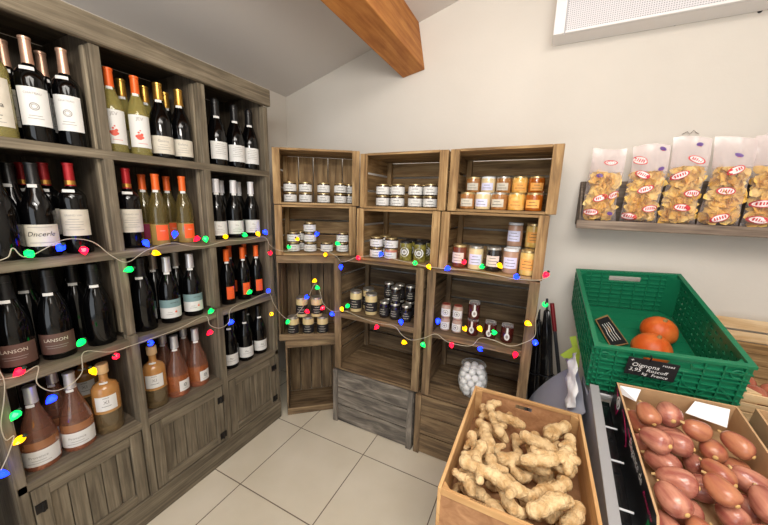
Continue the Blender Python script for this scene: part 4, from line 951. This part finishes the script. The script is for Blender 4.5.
b.add([onc(.05, .08), onc(.97, .05), onc(.98, .95), onc(.06, .93)], [(0, 1, 2, 3)], 'slate')
for k in range(4):
    t = .26 + k * .15; b.tube([onc(.25, t, .0052), onc(.45, t + .03, .0052), onc(.6, t - .02, .0052), onc(.85, t + .02, .0052)], .0013, 'chalk', 4)
b.build('chalk_face', cdo)

# ------------------------------------------------------------------ packing of loose roots into boxes
class Pile:
    def __init__(s, x0, x1, y0, y1, floor, g=.005):
        s.x0, s.x1, s.y0, s.y1, s.g = x0, x1, y0, y1, g; s.nx, s.ny = int((x1 - x0) / g) + 1, int((y1 - y0) / g) + 1; s.h = np.full((s.nx, s.ny), floor, float)
    def drop(s, P, rots, tries, rn, target=None, gap=.0008):
        best = None
        for _ in range(tries):
            Rm = rots(); V_ = P @ np.array(Rm.to_3x3()).T; lo, hi = V_.min(0), V_.max(0)
            if hi[0] - lo[0] > s.x1 - s.x0 or hi[1] - lo[1] > s.y1 - s.y0: continue
            cx = rn.uniform(s.x0 - lo[0], s.x1 - hi[0]); cy = rn.uniform(s.y0 - lo[1], s.y1 - hi[1])
            ix = ((V_[:, 0] + cx - s.x0) / s.g).astype(int).clip(0, s.nx - 1); iy = ((V_[:, 1] + cy - s.y0) / s.g).astype(int).clip(0, s.ny - 1)
            z = (s.h[ix, iy] - V_[:, 2]).max() + gap; ct = target(cx, cy) if target else 0; sc = z + hi[2] - ct
            if best is None or sc < best[0]: best = (sc, cx, cy, z, Rm, V_, ix, iy)
        if best is None: return None
        sc, cx, cy, z, Rm, V_, ix, iy = best; np.maximum.at(s.h, (ix, iy), V_[:, 2] + z)
        return sc, Matrix.Translation((cx, cy, z)) @ Rm
def verts_of(me): a = np.empty(len(me.vertices) * 3); me.vertices.foreach_get('co', a); return a.reshape(-1, 3)

def ginger_proto(seed, Lg):
    rn = random.Random(seed); b = MB()
    def ball(c, r):
        b.lathe([(r * math.sin(PI * i / 6), -r * math.cos(PI * i / 6)) for i in range(7)], 'ginger', 10, Matrix.Translation(c))
    def limb(p, d, n, r, step):
        k = 0; pts = []
        for i in range(n):
            d = (d + Vector((rn.uniform(-.4, .4), rn.uniform(-.4, .4), rn.uniform(-.12, .12)))).normalized(); q = p + d * step
            rr = r * rn.uniform(.78, 1.2)
            for t in (0, .33, .66): ball(p.lerp(q, t), rr * (1 + .16 * math.cos(t * 6.28)))
            pts.append((q, d)); p = q
        ball(p, r * .92); return pts
    st = .02; n = int(Lg / st); r = rn.uniform(.0135, .0165); pts = limb(Vector((-Lg / 2, 0, 0)), Vector((1, rn.uniform(-.3, .3), 0)).normalized(), n, r, st)
    for k in range(rn.randint(3, 5)):
        q, d = pts[rn.randrange(len(pts))]; sd = rn.choice((-1, 1)); nd = (Vector((-d.y * sd, d.x * sd, rn.uniform(-.3, .4))) + d * rn.uniform(.2, .9)).normalized(); limb(q, nd, rn.randint(1, 3), r * rn.uniform(.72, .95), st * .85)
    me = b.mesh('ginger_raw'); o = bpy.data.objects.new('ginger_raw', me); C.objects.link(o)
    rm = o.modifiers.new('r', 'REMESH'); rm.mode = 'VOXEL'; rm.voxel_size = .0032; sm = o.modifiers.new('s', 'SMOOTH'); sm.iterations = 2; sm.factor = .5
    dg = bpy.context.evaluated_depsgraph_get(); m2 = bpy.data.meshes.new_from_object(o.evaluated_get(dg)); bpy.data.objects.remove(o)
    m2.name = 'ginger_root'; m2.materials.clear(); m2.materials.append(MATS['ginger']); m2.polygons.foreach_set('use_smooth', [True] * len(m2.polygons)); m2.polygons.foreach_set('material_index', [0] * len(m2.polygons)); m2.update(); return m2
def rank_labels(items, nb, fmt):
    """items: (object, x, y); bands counted from the back, ranks from the left"""
    it = sorted(items, key=lambda t: -t[2]); n = len(it)
    for k in range(nb):
        band = sorted(it[k * n // nb:(k + 1) * n // nb], key=lambda t: t[1])
        for i, t in enumerate(band): t[0]['label'] = fmt(ORD[i + 1], ORD[k + 1], t)
# ginger carton
gx0, gx1, gy0, gy1, gr, gh = 1.250, 1.612, -1.268, -.755, .700, .128
gb = empty('produce_box', ((gx0 + gx1) / 2, (gy0 + gy1) / 2, gr - gh)); tag(gb, 'brown fibreboard box with pale wooden edges full of ginger roots', 'box')
iv = Matrix.Translation((-(gx0 + gx1) / 2, -(gy0 + gy1) / 2, -(gr - gh)))
def bp_(b, n, bev=.0015, **k):
    o = b.build(n, gb, bevel=bev, **k); o.matrix_parent_inverse = iv; return o
zb = gr - gh; t = .009
for s, n in ((0, 'left_wall'), (1, 'right_wall')):
    b = MB(); x = gx0 if s == 0 else gx1 - t; b.box(x, x + t, gy0 + .001, gy1 - .001, zb, gr, 'box_wood', tone=1.05); bp_(b, n)
b = MB(); xs, zs = [gx0 + t, (gx0 + gx1) / 2 - .028, (gx0 + gx1) / 2 + .028, gx1 - t], [zb, gr - .045, gr - .028, gr - .013]
b.holed(xs, zs, lambda i, j: not (i == 1 and j == 1), 0, .006, 'fibreboard', XZ(gy1 - .002)); bp_(b, 'back_wall', 0)
b = MB(); b.box(gx0 + t, gx1 - t, gy1 - .012, gy1 - .001, gr - .0125, gr, 'box_wood', tone=.9); bp_(b, 'back_rail')
b = MB(); b.box(gx0 + t, gx1 - t, gy0 + .003, gy0 + .009, zb, gr - .0205, 'fibreboard', tone=1); bp_(b, 'front_wall', 0)
b = MB(); b.box(gx0 + t, gx1 - t, gy0 + .001, gy0 + .010, gr - .020, gr, 'box_wood', tone=.95); o = bp_(b, 'front_rail')
b = MB(); put_text(b, 'SUNFRUIT', .011, 'ink', lambda X, Y: (gx0 + .105 + X, gy0 + .0055 + Y * .55, gr + .0006)); bp_(b, 'stamped_lettering', 0)
for sx in (0, 1):
    for sy in (0, 1):
        b = MB(); x = gx0 + t + .0005 if sx == 0 else gx1 - t - .0005; y = gy0 + .011 if sy == 0 else gy1 - .013; dx = .022 * (1 if sx == 0 else -1); dy = .022 * (1 if sy == 0 else -1)
        b.prism([(x, y), (x + dx, y), (x, y + dy)][::(1 if dx * dy > 0 else -1)], zb + .008, gr - .004, 'box_wood', tone=.95); bp_(b, 'corner_post')
b = MB(); b.box(gx0 + t, gx1 - t, gy0 + .01, gy1 - .01, zb + .001, zb + .007, 'fibreboard', tone=.9); bp_(b, 'box_bottom', 0)
rn = random.Random(5); protos = [ginger_proto(20 + i, l) for i, l in enumerate((.12, .145, .09, .155, .115, .065, .125, .075))]; PV = [verts_of(m_)[::2] for m_ in protos]
pile = Pile(gx0 + t + .003, gx1 - t - .003, gy0 + .013, gy1 - .015, zb + .008); items = []
for sx_ in (slice(0, 5), slice(-5, None)):
    for sy_ in (slice(0, 5), slice(-5, None)): pile.h[sx_, sy_] = 2.0
tgt = lambda x, y: gr + .004 - .040 * max(0, (y + 1.02) / .24) + .022 * min(1, abs(x - 1.431) / .13) ** 2 + (.012 if y < -1.2 else 0)
for k in range(210):
    i = rn.choice((0, 1, 3, 4, 6)) if k < 40 else rn.randrange(8) if k < 100 else rn.choice((2, 5, 7)); P_ = PV[i]
    rt = lambda: Euler((rn.uniform(-.4, .4) + (PI if rn.random() < .5 else 0), rn.uniform(-.25, .25), rn.gauss(-.85, .6) if rn.random() < .75 else rn.uniform(0, 6.28))).to_matrix().to_4x4()
    r_ = pile.drop(P_, rt, 130 if k < 100 else 220, rn, tgt)
    if r_ is None or r_[0] > (.026 if r_[1].translation.y < -.9 else .012): continue
    o = bpy.data.objects.new('ginger_root', protos[i]); C.objects.link(o); o.matrix_world = r_[1]; tag(o, '', 'ginger', 'ginger roots in the brown box'); items.append((o, r_[1].translation.x, r_[1].translation.y, i))
kind = ['forked', 'long', 'stubby', 'longest', 'bent', 'short', 'knobbly', 'small']
rank_labels(items, 9, lambda a, c, t_: f"{kind[t_[3]]} ginger root, {a} from left in the {c} row from the back of its box")
ts = empty('low_table', ((gx0 + gx1) / 2, (gy0 + gy1) / 2, 0)); tag(ts, 'low wooden table hidden underneath the box of ginger', 'table'); iv = Matrix.Translation((-(gx0 + gx1) / 2, -(gy0 + gy1) / 2, 0))
b = MB(); b.box(gx0 + .02, gx1 - .02, gy0 + .03, gy1 - .02, zb - .022, zb - .0005, 'crate_wood_old'); o = b.build('table_top', ts, bevel=.003); o.matrix_parent_inverse = iv
for x in (gx0 + .05, gx1 - .05):
    for y in (gy0 + .06, gy1 - .05): b = MB(); b.box(x - .02, x + .02, y - .02, y + .02, 0, zb - .0225, 'crate_wood_old'); o = b.build('leg', ts, bevel=.003); o.matrix_parent_inverse = iv

# ------------------------------------------------------------------ cartons and their contents
def onion_proto(seed, Lg, r, m_, name):
    rn = random.Random(seed); P_ = []; n = 14
    for i in range(n + 1):
        t_ = i / n; a = PI * t_; rr = math.sin(a) ** .72 * (1 + .09 * math.sin(a * 2 + .2)); z = -Lg / 2 * math.cos(a)
        if t_ > .92: rr = max(rr, .2 * (1 - (t_ - .92) * 4))
        P_.append((r * rr, z))
    P_[0] = (0, P_[0][1]); P_[-1] = (0, P_[-1][1] + .004)
    b = MB(); b.lathe(P_, m_, 24, Matrix.Rotation(PI / 2, 4, 'Y'), sy=rn.uniform(.86, 1)); ph = rn.uniform(0, 6)
    b.v = [(v[0], v[1] + .004 * math.sin(v[0] * 28 + ph), v[2] * (1 + .02 * math.sin(v[0] * 60 + v[1] * 80 + ph))) for v in b.v]
    o = b.build(name, smooth=80); yb = .004 * math.sin(-Lg / 2 * 28 + ph); yt = .004 * math.sin(Lg / 2 * 28 + ph)
    b = MB(); b.lathe([(0, -.002), (.0055, -.0012), (.0062, .002), (.003, .0045), (0, .004)], 'root_tuft', 10, Matrix.Translation((-Lg / 2 + .001, yb, 0)) @ Matrix.Rotation(-PI / 2, 4, 'Y')); b.build('root_end', o, smooth=60)
    b = MB(); b.tube([(Lg / 2 - .003, yt, 0), (Lg / 2 + .003, yt + .001, .001), (Lg / 2 + .009, yt + .003, .003)], [.006, .0042, .003], 'dry_stem', 7); b.build('dry_neck', o, smooth=60)
    return o
def carton(name, label, M, W, D, H, outer, rim_step=False):
    root = empty(name); root.matrix_world = M; tag(root, label, 'box'); t = .005
    for s, n in ((-1, 'left_wall'), (1, 'right_wall')):
        b = MB(); x = s * W / 2
        pl_ = [(-D / 2, -H), (D / 2, -H), (D / 2, 0), (-D / 2 + .05, 0), (-D / 2 + .035, -.018), (-D / 2, -.018)] if rim_step else [(-D / 2, -H), (D / 2, -H), (D / 2, 0), (-D / 2, 0)]
        b.prism(pl_, x - s * t, x, 'kraft', YZ)
        if outer: b.prism([(y_ * .999, z_ if z_ < -.001 else -.0012) for y_, z_ in pl_], x + s * .0003, x + s * .0011, outer, YZ)
        b.build(n, root, bevel=0)
    for s, n in ((-1, 'front_wall'), (1, 'back_wall')):
        b = MB(); b.box(-W / 2 + t, W / 2 - t, s * D / 2 - s * t, s * D / 2, -H, -.018 if s < 0 else 0, 'kraft', tone=1); b.build(n, root)
    b = MB(); b.box(-W / 2 + t, W / 2 - t, -D / 2 + t, D / 2 - t, -min(H, .115), -min(H, .115) + .004, 'kraft', tone=1); b.build('box_bottom', root)
    return root
TA = .235
CM = Matrix.Translation((1.862, -.940, .773)) @ Euler((TA, -.02, .03)).to_matrix().to_4x4(); CW, CD, CH = .30, .48, .172
sc = carton('shallot_carton', 'black and pink printed cardboard carton full of pink shallots', CM, CW, CD, CH, 'black_print', True)
xf = -CW / 2 - .0014
b = MB(); put_text(b, 'Elegance de', .027, 'white_print', lambda X, Y: (xf - .0008, -.035 - X, -.024 + Y * 1.5)); b.build('printed_lettering', sc)
b = MB(); put_text(b, 'Bretagne', .02, 'pink_print', lambda X, Y: (xf - .0008, -.15 - X, -.03 + Y), shear=.3); b.build('printed_lettering', sc)
for pts_, rr_ in (([(.215, -.004), (.19, -.02), (.165, -.05), (.17, -.075), (.2, -.06)], [.004, .007, .0055, .0035, .002]), ([(.13, -.01), (.10, -.018), (.06, -.04), (.04, -.065), (.05, -.075)], [.002, .0045, .005, .0035, .0015]), ([(.06, -.012), (.02, -.02), (.0, -.032)], [.002, .003, .0015])):
    b = MB(); b.tube([(0, y_, z_) for y_, z_ in pts_], rr_, 'pink_print', 8); b.v = [(xf - .0006 + v[0] * .08, v[1], v[2]) for v in b.v]; b.build('printed_swirl', sc)
b = MB()
for ry, rz_, m_, x_ in ((.018, .024, 'white_print', .0012), (.012, .017, 'black_print', .0016), (.008, .013, 'white_print', .002)): b.prism([(.175 + ry * math.cos(2 * PI * i / 18), -.03 + rz_ * math.sin(2 * PI * i / 18)) for i in range(18)], xf - x_, xf - x_ + .0005, m_, YZ)
b.build('printed_emblem', sc)
b = MB(); b.box(xf - .0006, xf, -.21, -.17, -.085, -.05, 'green_print', tone=1); b.build('printed_patch', sc)
def flap(pts, n):
    b = MB(); b.add([Vector(p) for p in pts] + [Vector(p) + Vector((0, .0008, .0008)) for p in pts], [(0, 1, 2, 3), (7, 6, 5, 4), (0, 4, 5, 1), (1, 5, 6, 2), (2, 6, 7, 3), (3, 7, 4, 0)], 'paper'); return b.build(n, sc, label='white paper flap')
flap([(-.143, .225, -.03), (-.142, .23, -.004), (-.085, .231, -.004), (-.1, .2, -.03)], 'paper_flap'); flap([(.05, .228, -.004), (.02, .19, -.024), (.105, .165, -.024), (.128, .222, -.004)], 'paper_flap')
rn = random.Random(9); sp = [Proto(onion_proto(i, l, r, m_, 'shallot')) for i, (l, r, m_) in enumerate(((.074, .032, 'shallot'), (.067, .031, 'shallot'), (.079, .033, 'shallot'), (.063, .030, 'shallot_tan'), (.07, .029, 'shallot_tan')))]
SV = [verts_of(p.root.data) for p in sp]; SV = [np.vstack([v] + [verts_of(c_.data) for c_ in kids(p.root)]) for v, p in zip(SV, sp)]
pile = Pile(-CW / 2 + .0115, CW / 2 - .0115, -CD / 2 + .0115, CD / 2 - .0115, -.110)
pile.h[:int(.058 / pile.g), int((.193 - pile.y0) / pile.g):] = 1; pile.h[int((.012 - pile.x0) / pile.g):int((.134 - pile.x0) / pile.g), int((.158 - pile.y0) / pile.g):] = 1; items = []
for k in range(190):
    i = rn.choice((0, 0, 1, 2, 2, 3, 4)); rt = lambda: Euler((rn.uniform(0, 6.28), rn.uniform(-.45, .45), rn.gauss(2.5, .6))).to_matrix().to_4x4()
    r_ = pile.drop(SV[i], rt, 160, rn, lambda x, y: .012 - (.02 if y > .18 else 0))
    if r_ is None or r_[0] > .022: continue
    o = sp[i].place((0, 0, 0)); o.matrix_world = CM @ r_[1]; tag(o, '', 'shallot', 'shallots in the black carton'); items.append((o, r_[1].translation.x, r_[1].translation.y, i))
rank_labels(items, 8, lambda a, c, t_: f"{'tan' if t_[3] > 2 else 'pink'} shallot, {a} from left in the {c} row from the back of the carton")
for p in sp:
    if not p.used:
        for ch in kids(p.root): bpy.data.objects.remove(ch)
        bpy.data.objects.remove(p.root)
# potato carton to its right
PM = Matrix.Translation((2.205, -.90, .786)) @ Euler((TA, 0, .0)).to_matrix().to_4x4()
pc = carton('potato_carton', 'plain brown cardboard carton of yellow potatoes at the right edge', PM, .32, .42, .102, None)
def potato(seed):
    rn_ = random.Random(seed); b = MB(); r = rn_.uniform(.028, .033); b.lathe([(r * math.sin(PI * i / 12) ** .9, -r * 1.3 * math.cos(PI * i / 12)) for i in range(13)], 'potato', 20, Matrix.Rotation(PI / 2, 4, 'Y'), sy=.85)
    b.v = [tuple(Vector(v) * (1 + .05 * math.sin(v[0] * 70 + seed) * math.cos(v[1] * 60 + seed))) for v in b.v]; return b.build('potato', smooth=80)
pp = [Proto(potato(i)) for i in range(3)]; PVp = [verts_of(p.root.data) for p in pp]; pile = Pile(-.152, .152, -.2, .2, -.096); items = []; rn = random.Random(2)
for k in range(26):
    i = k % 3; r_ = pile.drop(PVp[i], lambda: Euler((rn.uniform(0, 6), rn.uniform(-.3, .3), rn.uniform(0, 6))).to_matrix().to_4x4(), 30, rn)
    if r_ is None or r_[0] > -.012: continue
    o = pp[i].place((0, 0, 0)); o.matrix_world = PM @ r_[1]; tag(o, '', 'potato', 'potatoes in the brown carton'); items.append((o, r_[1].translation.x, r_[1].translation.y, i))
rank_labels(items, 5, lambda a, c, t_: f"yellow potato, {a} from left in the {c} row from the back of its carton")
# slatted onion crate behind
OM = Matrix.Translation((2.358, -.335, .893)) @ Euler((.222, 0, 0)).to_matrix().to_4x4(); OW, OD, OH = .60, .54, .115
oc = empty('slatted_crate'); oc.matrix_world = OM; tag(oc, 'pale slatted wooden crate with a few red onions behind the green crate', 'crate')
for s, n in ((1, 'back_slats'), (-1, 'front_slats')):
    b = MB()
    for z0, z1 in ((-OH + .004, -.066), (-.054, -.003)) if s > 0 else ((-OH + .004, -.077), (-.070, -.038), (-.031, -.001)): b.box(-OW / 2 + .006, OW / 2 - .006, s * OD / 2 - s * .005, s * OD / 2, z0, z1, 'pale_wood')
    b.build(n, oc, bevel=.001)
for s in (-1, 1):
    b = MB(); b.box(s * OW / 2 - s * .006, s * OW / 2, -OD / 2, OD / 2, -OH + .004, -.002, 'pale_wood'); b.build('end_board', oc, bevel=.001)
    for q in (-1, 1):
        b = MB(); b.prism([(s * (OW / 2 - .0065), q * (OD / 2 - .0055)), (s * (OW / 2 - .045), q * (OD / 2 - .0055)), (s * (OW / 2 - .0065), q * (OD / 2 - .045))][::(-1 if s * q < 0 else 1)], -OH + .006, .004, 'pale_wood'); b.build('corner_post', oc)
b = MB()
for k in range(6): b.box(-OW / 2 + .007, OW / 2 - .007, -OD / 2 + .006 + k * .088, -OD / 2 + .088 + k * .088, -OH, -OH + .004, 'crate_wood'); 
b.build('bottom_slats', oc)
op = [Proto(onion_proto(40 + i, .066, .033, 'onion_red', 'red_onion')) for i in range(2)]; OV = [np.vstack([verts_of(p.root.data)] + [verts_of(c_.data) for c_ in kids(p.root)]) for p in op]
pile = Pile(-OW / 2 + .045, OW / 2 - .05, -OD / 2 + .012, -OD / 2 + .20, -OH + .006); items = []; rn = random.Random(4)
for k in range(22):
    i = k % 2; r_ = pile.drop(OV[i], lambda: Euler((rn.uniform(0, 6), rn.uniform(-.5, .5), rn.uniform(0, 6))).to_matrix().to_4x4(), 30, rn)
    if r_ is None or r_[0] > .0: continue
    o = op[i].place((0, 0, 0)); o.matrix_world = OM @ r_[1]; tag(o, '', 'onion', 'red onions in the slatted crate'); items.append((o, r_[1].translation.x, r_[1].translation.y, i))
rank_labels(items, 3, lambda a, c, t_: f"red onion, {a} from left {c} row from the back in the slatted crate")

# ------------------------------------------------------------------ behind the ginger box: grey sheet, plastic strip, card, black rolls, pole
b = MB(); n = 10; A_, B_, C_, D_ = Vector((1.622, -.44, .742)), Vector((1.628, -.735, .70)), Vector((1.475, -.742, .42)), Vector((1.458, -.33, .45)); vs = []; fs = []
for lv in (0, 1):
    for i in range(n + 1):
        for j in range(n + 1):
            s, t_ = i / n, j / n; s_ = min(1, s / .7); p = (A_ * (1 - s_) + D_ * s_) * (1 - t_) + (B_ * (1 - s_) + C_ * s_) * t_
            if s > .7: p.z -= (p.z - .004) * (s - .7) / .3
            vs.append(p + Vector((-.012, 0, .012)) * (math.sin(PI * s_) * .8 + .25 * math.sin(9 * t_ + 3 * s) * (1 if s < .7 else 0)) + Vector((.001, 0, -.002)) * lv)
N_ = (n + 1) ** 2
for i in range(n):
    for j in range(n): q = (i * (n + 1) + j, i * (n + 1) + j + 1, (i + 1) * (n + 1) + j + 1, (i + 1) * (n + 1) + j); fs.append(q); fs.append(tuple(N_ + k for k in q[::-1]))
b.add(vs, fs, 'grey_sheet'); o = b.build('plastic_sheet', smooth=70); tag(o, 'lavender grey plastic sheet sloping down between the ginger box and stand', 'sheet')
b = MB(); vs = []; fs = []; n = 12
for i in range(n + 1):
    t_ = i / n; p = Vector((1.612 - .004 * t_, -.49 - .21 * t_, .775 - .11 * t_)); w = Vector((-.012, .004, -.018))
    for k in range(5): vs.append(p + w * (k - 2) * .6 + Vector((-.006, 0, .005)) * math.sin(5 * t_ * 3 + k * 1.9) + Vector((-.020, 0, .018)))
for i in range(n):
    for k in range(4): fs.append((i * 5 + k, i * 5 + k + 1, (i + 1) * 5 + k + 1, (i + 1) * 5 + k))
b.add(vs, fs, 'white_plastic'); o = b.build('plastic_strip', smooth=70); so = o.modifiers.new('thickness', 'SOLIDIFY'); so.thickness = .0008; tag(o, 'crumpled white plastic strip hanging at the front corner of the green crate', 'plastic strip')
b = MB(); y = -.34; P_ = [at(px, py, 'y', y) for px, py in ((560, 355), (574, 346), (580, 350), (579, 368))]
b.add([Vector((p.x, y, p.z)) for p in P_] + [Vector((p.x, y + .002, p.z)) for p in P_], [(0, 1, 2, 3), (7, 6, 5, 4), (0, 4, 5, 1), (1, 5, 6, 2), (2, 6, 7, 3), (3, 7, 4, 0)], 'lime_card')
P_ = [at(px, py, 'y', y + .01) for px, py in ((569.5, 337), (576, 336), (579, 352), (573, 350))]
b.add([Vector((p.x, y + .01, p.z)) for p in P_] + [Vector((p.x, y + .012, p.z)) for p in P_], [(0, 3, 2, 1), (7, 4, 5, 6), (0, 1, 5, 4), (1, 2, 6, 5), (2, 3, 7, 6), (3, 0, 4, 7)], 'lime_card'); o = b.build('lime_card'); tag(o, 'lime green folded card sticking out under left side of the green crate', 'card')
def roll(top, bot, r, m_, label, folds=7):
    b = MB(); d = (bot - top); Lr = d.length; M = Matrix.Translation(bot) @ (-d).to_track_quat('Z', 'Y').to_matrix().to_4x4(); k0 = len(b.v)
    b.lathe([(0, 0), (r * .5, 0), (r, Lr * .12), (r * 1.05, Lr * .5), (r * .8, Lr * .85), (r * .45, Lr * .98), (0, Lr)], m_, 42)
    b.v = [tuple(M @ Vector((v[0] * (1 + .16 * math.cos(folds * math.atan2(v[1], v[0]) + 9 * v[2])), v[1] * (1 + .16 * math.cos(folds * math.atan2(v[1], v[0]) + 9 * v[2])), v[2]))) for v in b.v]
    return b, M, Lr
for i, (tp, bt, r, lb) in enumerate((((539, 318), (533, 405), .028, 'rolled black umbrella leaning beside the right crate stack, nearest the crates'), ((547, 308), (546, 404), .030, 'rolled black umbrella leaning between the other umbrella and the red-gripped pole'))):
    top = at(*tp, 'y', -.06 - .10 * i); mid = at(*bt, 'y', -.11 - .10 * i); d = (mid - top); bot = top + d * ((top.z - .012) / -d.z)
    b, M, Lr = roll(top, bot, r, 'black_plastic', lb); o = b.build('umbrella', smooth=60); tag(o, lb, 'umbrella', 'black rolled umbrellas')
    b = MB(); b.tube([M @ Vector((0, 0, Lr - .01)), M @ Vector((0, 0, Lr + .05))], .006, 'dark_plastic', 10); b.build('handle', o, smooth=50)
    b = MB(); b.tube([M @ Vector((r * 1.2 * math.cos(a), r * 1.2 * math.sin(a), Lr * .6)) for a in [j * PI / 10 for j in range(21)]], .003, 'dark_plastic', 6); b.build('strap', o, smooth=50)
top = at(552, 303, 'y', -.08); mid = at(561, 392, 'y', -.17); d = mid - top; bot = top + d * ((top.z - .008) / -d.z)
b = MB(); b.tube([top + d * .32, bot], .009, 'dark_plastic', 12); o = b.build('broom_handle', smooth=50); tag(o, 'dark broom pole with red grip leaning on the wall behind the green crate', 'pole')
b = MB(); b.tube([top, top + d * .004, top + d * .32], [.007, .011, .011], 'red_plastic', 12); b.build('red_grip', o, smooth=50, label='red grip')

# ------------------------------------------------------------------ light: daylight through the shop front behind the camera, ceiling lamps, added fills
wd = bpy.data.worlds.new('world'); SC.world = wd; wd.use_nodes = True
bg = wd.node_tree.nodes['Background']; bg.inputs[0].default_value = (.86, .93, 1, 1); bg.inputs[1].default_value = 1.2
def area(name, loc, target, sx, sy, e, col=(1, .95, .88)):
    ld = bpy.data.lights.new(name, 'AREA'); ld.shape = 'RECTANGLE'; ld.size = sx; ld.size_y = sy; ld.energy = e; ld.color = col
    o = bpy.data.objects.new(name, ld); C.objects.link(o); o.location = loc; o.rotation_euler = (Vector(target) - Vector(loc)).to_track_quat('-Z', 'Y').to_euler(); return o
area('ceiling_lamp', (1.65, -1.9, 2.42), (1.4, -1.5, 0), 1.3, .5, 30)
pd = bpy.data.lights.new('added_point_fill', 'POINT'); pd.energy = 19; pd.shadow_soft_size = .22; pd.color = (1, .95, .88)  # added point fill, no fitting there; brightens the ceiling and fronts
po = bpy.data.objects.new('added_point_fill', pd); C.objects.link(po); po.location = (1.75, -2.3, 2.0)
area('added_ceiling_fill', (1.2, -2.1, 2.0), (.45, -1.2, 3.2), .5, .3, 26)  # added unseen fill aimed upward to lift the dark ceiling
area('rear_ceiling_lamp', (2.2, -3.2, 2.75), (1.2, -1.0, .6), 1.2, .5, 26)
area('shop_window', (1.5, -4.2, 1.2), (1.3, -.5, 1.0), 2.2, 2.0, 30, (.9, .95, 1))
SC.view_settings.view_transform = 'Standard'; SC.view_settings.look = 'None'; SC.view_settings.gamma = 1; SC.view_settings.use_curve_mapping = False
SC.view_settings.exposure = -0.22
SC.cycles.use_denoising = True
